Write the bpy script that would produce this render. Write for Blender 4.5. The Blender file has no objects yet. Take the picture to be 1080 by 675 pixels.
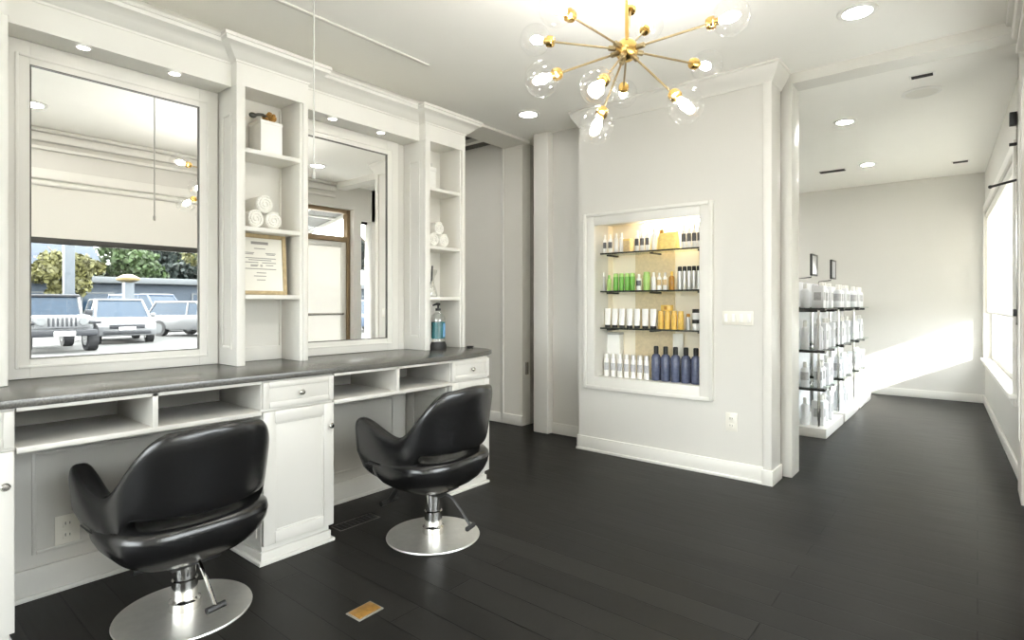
import bpy, bmesh, math, random
from mathutils import Vector, Matrix, Euler
random.seed(7)
R = math.radians
scn = bpy.context.scene
COL = scn.collection

# ------------------------------------------------------------------ materials
def mat(name, col, rough=.5, metal=0., spec=.5, noise=0., nscale=8., bump=0., bscale=40., coat=0., emit=None, estr=0., stretch=(1,1,1)):
    m = bpy.data.materials.new(name); m.use_nodes = True
    nt = m.node_tree; b = nt.nodes['Principled BSDF']
    b.inputs['Base Color'].default_value = (*col, 1)
    b.inputs['Roughness'].default_value = rough
    b.inputs['Metallic'].default_value = metal
    b.inputs['Specular IOR Level'].default_value = spec
    b.inputs['Coat Weight'].default_value = coat
    if emit:
        b.inputs['Emission Color'].default_value = (*emit, 1); b.inputs['Emission Strength'].default_value = estr
    if noise or bump:
        tc = nt.nodes.new('ShaderNodeTexCoord'); mp = nt.nodes.new('ShaderNodeMapping')
        mp.inputs['Scale'].default_value = stretch
        nt.links.new(tc.outputs['Object'], mp.inputs['Vector'])
    if noise:
        n = nt.nodes.new('ShaderNodeTexNoise'); n.inputs['Scale'].default_value = nscale; n.inputs['Detail'].default_value = 4
        nt.links.new(mp.outputs['Vector'], n.inputs['Vector'])
        r = nt.nodes.new('ShaderNodeValToRGB')
        r.color_ramp.elements[0].position = .3; r.color_ramp.elements[1].position = .7
        r.color_ramp.elements[0].color = (*[c * (1 - noise) for c in col], 1)
        r.color_ramp.elements[1].color = (*[min(1, c * (1 + noise)) for c in col], 1)
        nt.links.new(n.outputs['Fac'], r.inputs['Fac']); nt.links.new(r.outputs['Color'], b.inputs['Base Color'])
    if bump:
        n2 = nt.nodes.new('ShaderNodeTexNoise'); n2.inputs['Scale'].default_value = bscale
        nt.links.new(mp.outputs['Vector'], n2.inputs['Vector'])
        bp = nt.nodes.new('ShaderNodeBump'); bp.inputs['Strength'].default_value = bump; bp.inputs['Distance'].default_value = .004
        nt.links.new(n2.outputs['Fac'], bp.inputs['Height']); nt.links.new(bp.outputs['Normal'], b.inputs['Normal'])
    return m

def thin_glass(name, tint=(1, 1, 1), refl=.08, rough=0.0, edge=.5):
    m = bpy.data.materials.new(name); m.use_nodes = True
    nt = m.node_tree; nt.nodes.clear()
    o = nt.nodes.new('ShaderNodeOutputMaterial'); mx = nt.nodes.new('ShaderNodeMixShader')
    t = nt.nodes.new('ShaderNodeBsdfTransparent'); t.inputs['Color'].default_value = (*tint, 1)
    g = nt.nodes.new('ShaderNodeBsdfGlossy'); g.inputs['Roughness'].default_value = rough
    lw = nt.nodes.new('ShaderNodeLayerWeight'); lw.inputs['Blend'].default_value = .25
    ma = nt.nodes.new('ShaderNodeMath'); ma.operation = 'MULTIPLY_ADD'
    ma.inputs[1].default_value = edge; ma.inputs[2].default_value = refl; ma.use_clamp = True
    nt.links.new(lw.outputs['Facing'], ma.inputs[0]); nt.links.new(ma.outputs[0], mx.inputs[0])
    nt.links.new(t.outputs[0], mx.inputs[1]); nt.links.new(g.outputs[0], mx.inputs[2]); nt.links.new(mx.outputs[0], o.inputs[0])
    return m

def shade_cloth(name, col, trans=.5):
    m = bpy.data.materials.new(name); m.use_nodes = True
    nt = m.node_tree; nt.nodes.clear()
    o = nt.nodes.new('ShaderNodeOutputMaterial'); mx = nt.nodes.new('ShaderNodeMixShader'); mx.inputs[0].default_value = trans
    d = nt.nodes.new('ShaderNodeBsdfDiffuse'); d.inputs['Color'].default_value = (*col, 1)
    t = nt.nodes.new('ShaderNodeBsdfTranslucent'); t.inputs['Color'].default_value = (*col, 1)
    nt.links.new(d.outputs[0], mx.inputs[1]); nt.links.new(t.outputs[0], mx.inputs[2]); nt.links.new(mx.outputs[0], o.inputs[0])
    return m

def floor_mat():
    m = bpy.data.materials.new('dark_planks'); m.use_nodes = True
    nt = m.node_tree; b = nt.nodes['Principled BSDF']
    tc = nt.nodes.new('ShaderNodeTexCoord')
    br = nt.nodes.new('ShaderNodeTexBrick'); br.inputs['Scale'].default_value = 1
    br.inputs['Brick Width'].default_value = 1.7; br.inputs['Row Height'].default_value = .148; br.inputs['Mortar Size'].default_value = .0032
    br.inputs['Mortar Smooth'].default_value = .4
    br.inputs['Color1'].default_value = (.013, .0124, .0112, 1); br.inputs['Color2'].default_value = (.018, .0171, .0153, 1)
    br.inputs['Mortar'].default_value = (.003, .0029, .0026, 1); br.offset = .37; br.inputs['Bias'].default_value = -.2
    nt.links.new(tc.outputs['Object'], br.inputs['Vector'])
    mp = nt.nodes.new('ShaderNodeMapping'); mp.inputs['Scale'].default_value = (1.2, 16, 1)
    nt.links.new(tc.outputs['Object'], mp.inputs['Vector'])
    n = nt.nodes.new('ShaderNodeTexNoise'); n.inputs['Scale'].default_value = 3; n.inputs['Detail'].default_value = 6
    nt.links.new(mp.outputs['Vector'], n.inputs['Vector'])
    mr = nt.nodes.new('ShaderNodeMapRange'); mr.inputs['To Min'].default_value = .78; mr.inputs['To Max'].default_value = 1.22
    nt.links.new(n.outputs['Fac'], mr.inputs['Value'])
    mx = nt.nodes.new('ShaderNodeMix'); mx.data_type = 'RGBA'; mx.blend_type = 'MULTIPLY'; mx.inputs['Factor'].default_value = 1
    nt.links.new(br.outputs['Color'], mx.inputs['A']); nt.links.new(mr.outputs['Result'], mx.inputs['B'])
    nt.links.new(mx.outputs['Result'], b.inputs['Base Color'])
    mr2 = nt.nodes.new('ShaderNodeMapRange'); mr2.inputs['To Min'].default_value = .30; mr2.inputs['To Max'].default_value = .46
    nt.links.new(n.outputs['Fac'], mr2.inputs['Value']); nt.links.new(mr2.outputs['Result'], b.inputs['Roughness'])
    b.inputs['Specular IOR Level'].default_value = .10
    bp = nt.nodes.new('ShaderNodeBump'); bp.inputs['Strength'].default_value = .25; bp.inputs['Distance'].default_value = .002
    nt.links.new(br.outputs['Fac'], bp.inputs['Height']); bp.invert = True
    nt.links.new(bp.outputs['Normal'], b.inputs['Normal'])
    return m

WALLC = (.66, .644, .601)
M = dict(
    wall=mat('wall_paint', WALLC, .6, noise=.012, nscale=2, bump=.03, bscale=120),
    ceil=mat('ceiling_paint', (.95, .937, .892), .8, noise=.01, nscale=1.5),
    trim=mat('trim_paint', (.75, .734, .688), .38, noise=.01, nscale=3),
    cab=mat('cabinet_paint_dimmed', (.56, .546, .508), .35, noise=.012, nscale=4),  # same paint as the towers, darkened to offset stronger light on the desk
    hall=mat('hall_paint', (.78, .76, .70), .5, noise=.015, nscale=2),
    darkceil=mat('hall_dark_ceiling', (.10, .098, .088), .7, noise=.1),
    darkgap=mat('gap_shade_paint', (.5, .485, .44), .6, noise=.1),  # shade of the narrow gap put into the colour of its surfaces
    floor=floor_mat(),
    cubbyback=mat('painted_shade_back', (.20, .19, .165), .8, noise=.08, nscale=5),  # deep recess shade put into the panel colour
    granite=mat('black_granite', (.075, .071, .063), .27, spec=1., noise=.4, nscale=160),
    mirror=mat('mirror_silver', (.93, .93, .915), .0, metal=1),
    edge=mat('mirror_dark_edge', (.12, .115, .10), .4, noise=.1),
    leather=mat('black_leather', (.006, .006, .0063), .21, spec=.6, bump=.12, bscale=260, noise=.1),
    chrome=mat('polished_chrome', (.80, .79, .77), .10, metal=1, noise=.02),
    steel=mat('brushed_steel_disc', (.80, .785, .75), .42, metal=1, noise=.04, nscale=30),
    blackmetal=mat('black_metal', (.015, .015, .015), .4, noise=.1),
    nickel=mat('satin_nickel', (.50, .485, .45), .25, metal=1, noise=.03),
    brass=mat('polished_brass', (.80, .52, .17), .22, metal=1, noise=.06, nscale=20),
    darkbrass=mat('aged_brass_rod', (.42, .33, .19), .35, metal=1, noise=.1, nscale=30),
    globe=thin_glass('clear_globe_glass', (1, 1, 1), .025, 0, .24),
    glass=thin_glass('window_glass', (.97, .985, .98), .02, 0, .2),
    shelfglass=thin_glass('shelf_glass', (.88, .93, .90), .06, 0, .35),
    glassedge=mat('shelf_glass_edge', (.03, .035, .03), .2, noise=.1),
    bulb=mat('lit_bulb', (1, 1, 1), .5, emit=(1, .965, .91), estr=78),
    lens=mat('lit_downlight_lens', (1, 1, 1), .5, emit=(1, .975, .93), estr=18),
    lensfar=mat('lit_far_lens', (1, 1, 1), .5, emit=(1, .975, .93), estr=110),
    puck=mat('lit_puck_lens', (1, 1, 1), .5, emit=(1, .95, .87), estr=8),
    strip=mat('lit_niche_strip', (1, 1, 1), .5, emit=(1, .90, .72), estr=11),
    lensoff=mat('speaker_grille_white', (.80, .785, .735), .7, noise=.05, nscale=300),
    black=mat('matte_black', (.014, .014, .013), .6, noise=.1),
    white=mat('glossy_white_plastic', (.84, .83, .80), .3, noise=.01),
    ivory=mat('ivory_plastic', (.78, .755, .68), .35, noise=.01),
    grey=mat('grey_plastic', (.42, .41, .39), .35, noise=.03),
    silver=mat('silver_bottle', (.66, .65, .62), .3, metal=.4, noise=.03),
    green=mat('green_bottle', (.16, .42, .06), .3, noise=.12, nscale=30),
    lime=mat('pale_green_bottle', (.40, .62, .18), .3, noise=.08, nscale=30),
    gold=mat('gold_bottle', (.80, .52, .12), .25, noise=.1, nscale=30),
    yellow=mat('yellow_pouch', (.85, .64, .22), .4, noise=.12, nscale=40),
    amber=mat('amber_bottle', (.42, .20, .035), .2, noise=.2, nscale=30),
    navy=mat('slate_blue_bottle', (.085, .10, .165), .22, noise=.2, nscale=40),
    kraft=mat('kraft_board', (.62, .46, .24), .7, noise=.12, nscale=50),
    backboard=mat('pale_kraft_backing', (.66, .55, .36), .7, noise=.08, nscale=50),
    cream=mat('niche_cream', (.86, .79, .65), .5, noise=.02),
    palebox=mat('pale_product_white', (.82, .83, .86), .4, noise=.03, nscale=20),
    tag=mat('printed_dark_label', (.10, .10, .105), .5, noise=.2, nscale=60),
    taggrey=mat('printed_grey_label', (.45, .45, .47), .5, noise=.15, nscale=60),
    towel=mat('white_terry', (.88, .865, .815), .95, noise=.03, nscale=60, bump=.7, bscale=220),
    oak=mat('light_oak_frame', (.50, .39, .22), .5, noise=.14, nscale=6, stretch=(1, 8, 8)),
    paper=mat('certificate_paper', (.84, .825, .76), .7, noise=.01),
    ink=mat('grey_print', (.33, .32, .30), .8, noise=.1),
    dried=mat('dried_amber_bloom', (.42, .22, .05), .6, noise=.3, nscale=40),
    twig=mat('dark_twig', (.05, .05, .04), .6, noise=.3),
    teal=mat('teal_liquid', (.012, .11, .125), .12, spec=.7, noise=.08, coat=.3),
    jarblue=mat('blue_bottle_side', (.16, .36, .62), .15, spec=.6, noise=.08),
    clear=thin_glass('clear_jar_glass', (.93, .94, .93), .10, .02, .55),
    register=mat('worn_brass_plate', (.24, .125, .025), .45, metal=.3, noise=.25, nscale=60),
    registergrey=mat('pewter_frame', (.22, .21, .19), .5, metal=.3, noise=.1),
    shade=shade_cloth('white_roller_cloth', (.80, .78, .735), .13),
    farshade=shade_cloth('thin_roller_cloth', (.87, .85, .80), .48),
    hem=mat('dark_hem_bar', (.035, .034, .03), .5, noise=.2),
    film=shade_cloth('frosted_door_film', (.80, .79, .76), .35),
    bronze=mat('bronze_door_metal', (.25, .17, .09), .4, metal=.3, noise=.1),
    asphalt=mat('pale_asphalt', (0.071, 0.070, 0.067), .9, noise=.08, nscale=3),
    concrete=mat('sidewalk_concrete', (.80, .785, .75), .9, noise=.06, nscale=4),
    stucco=mat('exterior_stucco', (.55, .53, .48), .8, noise=.05),
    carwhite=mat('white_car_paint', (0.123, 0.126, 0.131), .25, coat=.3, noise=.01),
    carsilver=mat('silver_car_paint', (.58, .60, .63), .2, metal=.2, coat=.6, noise=.01),
    carblue=mat('blue_car_paint', (0.029, 0.050, 0.088), .25, coat=.3, noise=.02),
    carglass=mat('car_window_glass', (0.011, 0.025, 0.044), .12, spec=.25, noise=.1),
    tyre=mat('tyre_rubber', (.02, .02, .022), .8, noise=.1),
    carblack=mat('car_black_plastic', (0.012, 0.013, 0.017), .5, noise=.1),
    lamp=mat('headlamp_glass', (0.112, 0.119, 0.125), .1, spec=.8, noise=.02),
    bluewall=mat('blue_grey_siding', (0.024, 0.035, 0.050), .7, noise=.1, nscale=5),
    palefascia=mat('pale_roof_edge', (0.082, 0.089, 0.095), .6, noise=.02),
    slate=mat('slate_blue_roof', (0.018, 0.028, 0.043), .7, noise=.1, nscale=8),
    bark=mat('tree_bark', (.10, .08, .06), .9, noise=.3),
    leafg=mat('leaf_green', (0.021, 0.041, 0.006), .7, noise=.5, nscale=1.6),
    leafy=mat('leaf_yellow_green', (0.077, 0.074, 0.019), .7, noise=.45, nscale=1.8),
    leafd=mat('leaf_deep_green', (0.002, 0.009, 0.006), .7, noise=.4, nscale=1.5),
    column=mat('pale_blue_column', (0.063, 0.074, 0.087), .5, noise=.03),
    capy=mat('lamp_cap_yellow', (0.151, 0.113, 0.042), .5, noise=.1),
    vent=mat('dark_vent', (.03, .03, .028), .6, noise=.2),
    cord=mat('grey_cord', (.52, .51, .48), .6, noise=.03),
)

# ------------------------------------------------------------------ mesh builder
class MB:
    def __init__(s): s.bm = bmesh.new()
    def _merge(s, t):
        me = bpy.data.meshes.new('tmp'); t.to_mesh(me); t.free(); s.bm.from_mesh(me); bpy.data.meshes.remove(me)
    def box(s, x0, x1, y0, y1, z0, z1, bev=0., seg=2):
        t = bmesh.new(); bmesh.ops.create_cube(t, size=1)
        for v in t.verts:
            v.co = Vector((x0 + (v.co.x + .5) * (x1 - x0), y0 + (v.co.y + .5) * (y1 - y0), z0 + (v.co.z + .5) * (z1 - z0)))
        if bev: bmesh.ops.bevel(t, geom=t.edges[:], offset=bev, segments=seg, profile=.5, affect='EDGES')
        s._merge(t); return s
    def prism(s, poly, a0, a1, axis='z', bev=0.):
        t = bmesh.new()
        f = {'z': lambda p, a: (p[0], p[1], a), 'y': lambda p, a: (p[0], a, p[1]), 'x': lambda p, a: (a, p[0], p[1])}[axis]
        lo = [t.verts.new(f(p, a0)) for p in poly]; hi = [t.verts.new(f(p, a1)) for p in poly]
        n = len(poly); t.faces.new(lo); t.faces.new(hi)
        for i in range(n): t.faces.new((lo[i], lo[(i + 1) % n], hi[(i + 1) % n], hi[i]))
        bmesh.ops.recalc_face_normals(t, faces=t.faces[:])
        if bev: bmesh.ops.bevel(t, geom=t.edges[:], offset=bev, segments=2, profile=.5, affect='EDGES')
        s._merge(t); return s
    def loops(s, loops, close=True, cap=True):
        t = bmesh.new(); V = [[t.verts.new(p) for p in l] for l in loops]; n = len(loops[0])
        for a, b in zip(V, V[1:]):
            for i in range(n if close else n - 1):
                j = (i + 1) % n
                try: t.faces.new((a[i], a[j], b[j], b[i]))
                except ValueError: pass
        same = all((Vector(p) - Vector(q)).length < 1e-7 for p, q in zip(loops[0], loops[-1]))
        if cap and close and not same:
            t.faces.new(V[0]); t.faces.new(V[-1])
        bmesh.ops.remove_doubles(t, verts=t.verts[:], dist=1e-6)
        bmesh.ops.recalc_face_normals(t, faces=t.faces[:])
        s._merge(t); return s
    def lathe(s, prof, n=24, c=(0, 0, 0), sx=1., sy=1., rot=None):
        L = []
        for r, z in prof:
            r = max(r, 1e-4)
            l = [Vector((r * sx * math.cos(2 * math.pi * i / n), r * sy * math.sin(2 * math.pi * i / n), z)) for i in range(n)]
            if rot: l = [rot @ p for p in l]
            L.append([p + Vector(c) for p in l])
        return s.loops(L)
    def axis(s, p0, p1, prof, n=16):
        p0 = Vector(p0); d = Vector(p1) - p0
        return s.lathe(prof, n, p0, rot=d.to_track_quat('Z', 'Y').to_matrix())
    def cyl(s, p0, p1, r0, r1=None, n=16):
        L = (Vector(p1) - Vector(p0)).length
        return s.axis(p0, p1, [(r0, 0), (r0 if r1 is None else r1, L)], n)
    def tube(s, pts, r, n=10):
        pts = [Vector(p) for p in pts]; L = []; up = Vector((0, 0, 1))
        for i, p in enumerate(pts):
            d = (pts[min(i + 1, len(pts) - 1)] - pts[max(i - 1, 0)]).normalized()
            a = d.cross(up if abs(d.z) < .95 else Vector((1, 0, 0))).normalized(); b = d.cross(a)
            rr = r[i] if isinstance(r, (list, tuple)) else r
            L.append([p + a * rr * math.cos(2 * math.pi * k / n) + b * rr * math.sin(2 * math.pi * k / n) for k in range(n)])
        return s.loops(L)
    def ball(s, c, r, sc=(1, 1, 1), u=20, v=14, rot=None):
        t = bmesh.new(); bmesh.ops.create_uvsphere(t, u_segments=u, v_segments=v, radius=r)
        for w in t.verts:
            p = Vector((w.co.x * sc[0], w.co.y * sc[1], w.co.z * sc[2]))
            if rot: p = rot @ p
            w.co = p + Vector(c)
        s._merge(t); return s
    def frame(s, axis, a0, y0, y1, z0, z1, w, d, bev=0.):
        """four sided flat frame in a plane; axis 'x': plane x, spans y,z ; 'y': plane y, spans x,z. depth from a0 to a0+d"""
        f = (lambda p, q, r, t_: s.box(min(a0, a0 + d), max(a0, a0 + d), p, q, r, t_, bev)) if axis == 'x' else (lambda p, q, r, t_: s.box(p, q, min(a0, a0 + d), max(a0, a0 + d), r, t_, bev))
        f(y0, y0 + w, z0, z1); f(y1 - w, y1, z0, z1); f(y0 + w, y1 - w, z0, z0 + w); f(y0 + w, y1 - w, z1 - w, z1)
        return s
    def move(s, m):
        bmesh.ops.transform(s.bm, matrix=m, verts=s.bm.verts[:]); return s
    def build(s, name, m, parent=None, world=True, origin=None, smooth=35):
        me = bpy.data.meshes.new(name)
        if parent is not None and world:
            r = parent; off = Vector((0, 0, 0))
            while r is not None: off += r.location; r = r.parent
            bmesh.ops.translate(s.bm, verts=s.bm.verts[:], vec=-off)
        elif origin is not None:
            bmesh.ops.translate(s.bm, verts=s.bm.verts[:], vec=-Vector(origin))
        s.bm.to_mesh(me); s.bm.free()
        if smooth:
            me.shade_smooth(); me.set_sharp_from_angle(angle=R(smooth))
        me.materials.append(m if not isinstance(m, str) else M[m])
        o = bpy.data.objects.new(name, me); COL.objects.link(o)
        if origin is not None and parent is None: o.location = origin
        if parent is not None: o.parent = parent
        return o

def tag(o, label, cat, group=None):
    o['label'] = label; o['category'] = cat
    if group: o['group'] = group
    return o
def thing(name, label, cat, loc=(0, 0, 0), rz=0., group=None):
    o = bpy.data.objects.new(name, None); COL.objects.link(o); o.empty_display_size = .05
    o.location = loc; o.rotation_euler = (0, 0, rz)
    return tag(o, label, cat, group)
def struct(name, mb, m, smooth=35):
    o = mb.build(name, m, smooth=smooth); o['kind'] = 'structure'; return o
def copy_tree(o, parent=None):
    c = o.copy(); COL.objects.link(c)
    if parent is not None: c.parent = parent
    for ch in [x for x in COL.objects if x.parent == o]: copy_tree(ch, c)
    return c
def dup(o, loc, rz=None, label=None, group=None, scale=None):
    c = copy_tree(o); c.location = loc
    if rz is not None: c.rotation_euler = (0, 0, rz)
    if label: c['label'] = label
    if group: c['group'] = group
    if scale: c.scale = scale
    return c
def sweep(path, prof, m_name, mat_, name):
    """profile (offset outward to the right of the path, z) mitred along a plan polyline"""
    P = [Vector(p) for p in path]; L = []
    for i, p in enumerate(P):
        d0 = (P[i] - P[i - 1]).normalized() if i else (P[1] - P[0]).normalized()
        d1 = (P[i + 1] - P[i]).normalized() if i < len(P) - 1 else d0
        n0 = Vector((d0.y, -d0.x)); n1 = Vector((d1.y, -d1.x))
        b = (n0 + n1); b = b / max(b.dot(n0), 1e-3) if b.length > 1e-6 else n0
        L.append([(p.x + b.x * o, p.y + b.y * o, z) for o, z in prof])
    return struct(name, MB().loops(L), mat_)

CZ = 2.78
# ------------------------------------------------------------------ setting
struct('floor', MB().box(-6.2, .42, -3.2, 9.0, -.1, 0), 'floor')
struct('ceiling', MB().box(-3.52, .6, -3.2, 9.0, CZ, CZ + .12), 'ceil')
struct('ceiling_hall', MB().box(-6.2, -3.67, 1.3, 4.45, 2.83, 2.95), 'darkceil')
struct('trim_hall_batten', MB().box(-6.2, -3.69, 4.02, 4.08, 2.79, 2.83), 'hall')
struct('wall_header_hall', MB().box(-3.67, -3.355, 3.0, 4.32, 2.757, 2.9), 'hall')
struct('wall_left', MB().box(-3.52, -3.36, -3.2, 3.0, 0, CZ).box(-3.36, -3.172, -3.2, 2.99, 0, 2.53), 'wall')
struct('wall_hall_back', MB().box(-6.2, -3.43, 4.3, 4.42, 0, 2.95), 'hall')
struct('wall_hall_end', MB().box(-6.3, -6.2, 1.2, 4.42, 0, 2.95).box(-6.2, -3.52, 1.2, 1.3, 0, 2.95), 'hall')
struct('trim_hall_corner', MB().box(-3.70, -3.668, 4.285, 4.302, 0, 2.757, .003), 'trim')
struct('door_2', MB().box(-3.44, -3.15, 4.55, 4.60, 0, CZ), 'darkgap')
struct('wall_closet', MB().box(-3.52, -3.43, 4.42, 4.9, 0, CZ).box(-3.2, -3.1, 4.45, 4.9, 0, CZ), 'darkgap')
struct('trim_pilaster', MB().box(-3.2, -3.03, 4.17, 4.45, 0, CZ, .012, 3), 'trim')
struct('wall_recess', MB().box(-3.04, -2.4, 4.25, 4.45, 0, CZ), 'wall')
struct('baseboard_recess', MB().box(-3.03, -2.55, 4.235, 4.25, 0, .10, .004), 'trim')
struct('baseboard_hall', MB().box(-5.5, -3.70, 4.285, 4.30, 0, .10, .004).box(-3.67, -3.43, 4.285, 4.3, 0, .10, .004), 'trim')
# hinge seen in the dark gap
h_ = thing('door_hinge', 'small grey hinge low in the dark door gap beyond the salon desk', 'hinge', (-3.424, 4.37, .55))
MB().box(-3.43, -3.415, 4.34, 4.38, .5, .62, .003).build('leaf_plate', 'nickel', h_)
MB().cyl((-3.41, 4.335, .5), (-3.41, 4.335, .62), .007).build('barrel', 'nickel', h_)

# product partition with its niche
NX0, NX1, NZ0, NZ1 = -2.385, -1.512, .605, 1.85
wb = MB()
wb.box(-2.545, NX0, 3.94, 4.14, 0, CZ).box(NX1, -1.049, 3.94, 4.14, 0, CZ).box(NX0, NX1, 3.94, 4.14, 0, NZ0).box(NX0, NX1, 3.94, 4.14, NZ1, CZ)
struct('wall_back', wb, 'wall')
nb = MB().box(NX0 - .02, NX1 + .02, 4.22, 4.24, NZ0 - .02, NZ1 + .02)
nb.box(NX0 - .02, NX0, 4.14, 4.22, NZ0 - .02, NZ1 + .02).box(NX1, NX1 + .02, 4.14, 4.22, NZ0 - .02, NZ1 + .02)
nb.box(NX0, NX1, 4.14, 4.22, NZ0 - .02, NZ0).box(NX0, NX1, 4.14, 4.22, NZ1, NZ1 + .02)
struct('wall_niche', nb, 'cream')
struct('trim_niche_backing', MB().box(-2.17, -1.83, 4.212, 4.22, NZ0, NZ1 - .1).box(-1.64, -1.56, 4.212, 4.22, NZ0, NZ1 - .1), 'backboard')
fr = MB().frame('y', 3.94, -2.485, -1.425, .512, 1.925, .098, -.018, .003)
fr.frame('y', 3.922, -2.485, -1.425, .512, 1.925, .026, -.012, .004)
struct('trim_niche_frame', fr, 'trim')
struct('baseboard_back', MB().box(-2.56, -1.095, 3.925, 3.94, 0, .115, .004).box(-2.56, -1.095, 3.915, 3.94, 0, .02, .004).box(-2.56, -2.545, 3.925, 4.24, 0, .115, .004), 'trim')
struct('trim_corner_post', MB().box(-1.095, -1.04, 3.925, 4.145, 0, 2.66, .006).box(-1.10, -1.03, 3.912, 4.15, 0, .10, .004), 'trim')
struct('trim_jamb', MB().box(-1.09, -.982, 4.2, 4.40, 0, 2.71, .004), 'trim')
struct('wall_back_rear', MB().box(-3.0, -1.06, 4.26, 4.40, 0, CZ).box(-4.1, -3.0, 4.96, 5.06, 0, CZ).box(-3.1, -3.0, 4.4, 5.0, 0, CZ), 'wall')
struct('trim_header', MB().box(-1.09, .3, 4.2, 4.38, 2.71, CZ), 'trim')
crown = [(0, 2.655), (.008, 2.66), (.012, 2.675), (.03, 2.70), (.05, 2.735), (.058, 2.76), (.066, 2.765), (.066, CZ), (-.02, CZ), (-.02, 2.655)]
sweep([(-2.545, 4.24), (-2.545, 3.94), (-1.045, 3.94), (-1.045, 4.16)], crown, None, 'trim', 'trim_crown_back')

# far room
struct('wall_far', MB().box(-4.1, .5, 8.83, 8.95, 0, CZ), 'wall')
struct('wall_far_left', MB().box(-4.2, -4.1, 4.9, 8.95, 0, CZ), 'wall')
struct('baseboard_far', MB().box(-4.1, .07, 8.815, 8.83, 0, .10, .004), 'trim')
# right wall of far room, slightly skewed
A0, A1 = Vector((.235, 4.86)), Vector((.068, 8.83))
AL = (A1 - A0).length; AD = (A1 - A0) / AL; AN = Vector((AD.y, -AD.x))     # AN points outward (+x)
SK = Matrix(((AN.x, AD.x, 0, A0.x), (AN.y, AD.y, 0, A0.y), (0, 0, 1, 0), (0, 0, 0, 1)))   # local (out, along, z)
W0, W1, WZ0, WZ1 = .55, 3.86, .55, 2.28
wr = MB().box(0, .16, 0, W0, 0, CZ).box(0, .16, W1, AL, 0, CZ).box(0, .16, W0, W1, 0, WZ0).box(0, .16, W0, W1, WZ1, CZ)
struct('wall_right_far', wr.move(SK), 'wall')
struct('baseboard_right_far', MB().box(-.015, 0, .02, AL - .01, 0, .10, .004).move(SK), 'trim')
w2 = MB().frame('x', -.02, W0 - .08, W1 + .07, WZ0 - .08, WZ1 + .08, .08, .02, .003)
w2.box(-.045, .06, W0 - .1, W1 + .075, WZ0 - .025, WZ0 + .004, .003)
w2.frame('x', .06, W0, W1, WZ0, WZ1, .05, .05, .003)
struct('window_2', w2.move(SK), 'trim')
struct('window_2_pane', MB().box(.085, .089, W0 + .04, W1 - .04, WZ0 + .04, WZ1 - .04).move(SK), 'glass')
rs = thing('roller_shade', 'white roller shade drawn over the upper window of the far room', 'shade', (.2, 6.9, WZ1))
MB().box(.02, .023, W0 + .01, W1 - .01, 1.10, WZ1 - .03).move(SK).build('cloth', 'farshade', rs)
MB().cyl((.022, W0 + .01, WZ1 - .035), (.022, W1 - .01, WZ1 - .035), .025).move(SK).build('roller_tube', 'trim', rs)
MB().box(.016, .027, W0 + .01, W1 - .01, 1.085, 1.105, .002).move(SK).build('hem_bar', 'trim', rs)
# entrance post, main window wall, door
struct('trim_entrance_post', MB().box(.20, .36, 4.79, 4.86, 0, CZ, .004), 'trim')
DX = .3
wm = MB()
Y0, Y1, Z0, Z1 = -.5, 2.95, .50, 2.33
wm.box(.2, .42, -3.2, Y0, 0, CZ).box(.2, .42, Y1, 3.46, 0, CZ).box(.2, .42, Y0, Y1, 0, Z0).box(.2, .42, Y0, Y1, Z1, CZ)
wm.box(.2, .42, 3.46, 4.5, 2.47, CZ).box(.2, .42, 4.5, 4.62, 0, CZ).box(.2, .42, 4.62, 4.86, 2.34, CZ).box(.2, .42, 4.62, 4.86, 0, .35)
struct('wall_right', wm, 'wall')
struct('trim_crown_right', MB().box(.165, .2, -3.2, 4.2, 2.59, 2.62, .006).box(.12, .2, -3.2, 4.2, 2.74, CZ, .02).box(.145, .2, -3.2, 4.2, 2.66, 2.74, .02).box(.18, .2, -3.2, 3.5, 2.33, 2.42, .005), 'trim')
w1 = MB().frame('x', .3, Y0, Y1, Z0, Z1, .06, .06, .004)
w1.box(.17, .36, Y0 - .04, Y1 + .04, Z0 - .03, Z0, .006)
struct('window_1', w1, 'trim')
struct('window_1_pane', MB().box(.33, .335, Y0 + .05, Y1 - .05, Z0 + .05, Z1 - .05), 'glass')
struct('window_3', MB().frame('x', .3, 4.62, 4.86, .35, 2.34, .03, .06, .003), 'black')
struct('window_3_pane', MB().box(.33, .335, 4.64, 4.84, .38, 2.31), 'glass')
rs = thing('roller_shade', 'wide white roller shade with dark hem, seen reflected in the mirror', 'shade', (.23, 1.2, Z1))
MB().box(.232, .235, Y0 + .02, Y1 - .02, 1.80, Z1 - .03).build('cloth', 'shade', rs)
MB().cyl((.234, Y0 + .02, Z1 - .035), (.234, Y1 - .02, Z1 - .035), .027).build('roller_tube', 'trim', rs)
MB().box(.222, .244, Y0 + .02, Y1 - .02, 1.745, 1.802, .004).build('hem_bar', 'hem', rs)
dr = MB().frame('x', .28, 3.46, 4.5, 0, 2.47, .05, .1, .004).box(.28, .38, 3.51, 4.45, 2.03, 2.10, .004)
d1 = struct('door_1', dr, 'bronze')
MB().frame('x', .30, 3.515, 4.445, .01, 2.03, .07, .045, .004).box(.30, .345, 3.585, 4.375, .01, .22, .004).build('door_leaf', 'trim', d1)
MB().box(.32, .326, 3.585, 4.375, .22, 1.96).build('door_pane', 'film', d1)
MB().box(.325, .33, 3.51, 4.45, 2.10, 2.42).build('transom_pane', 'glass', d1)
MB().tube([(.30, 3.56, 1.06), (.24, 3.60, 1.06), (.24, 4.36, 1.06), (.30, 4.40, 1.06)], .016).build('push_bar', 'nickel', d1)
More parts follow.
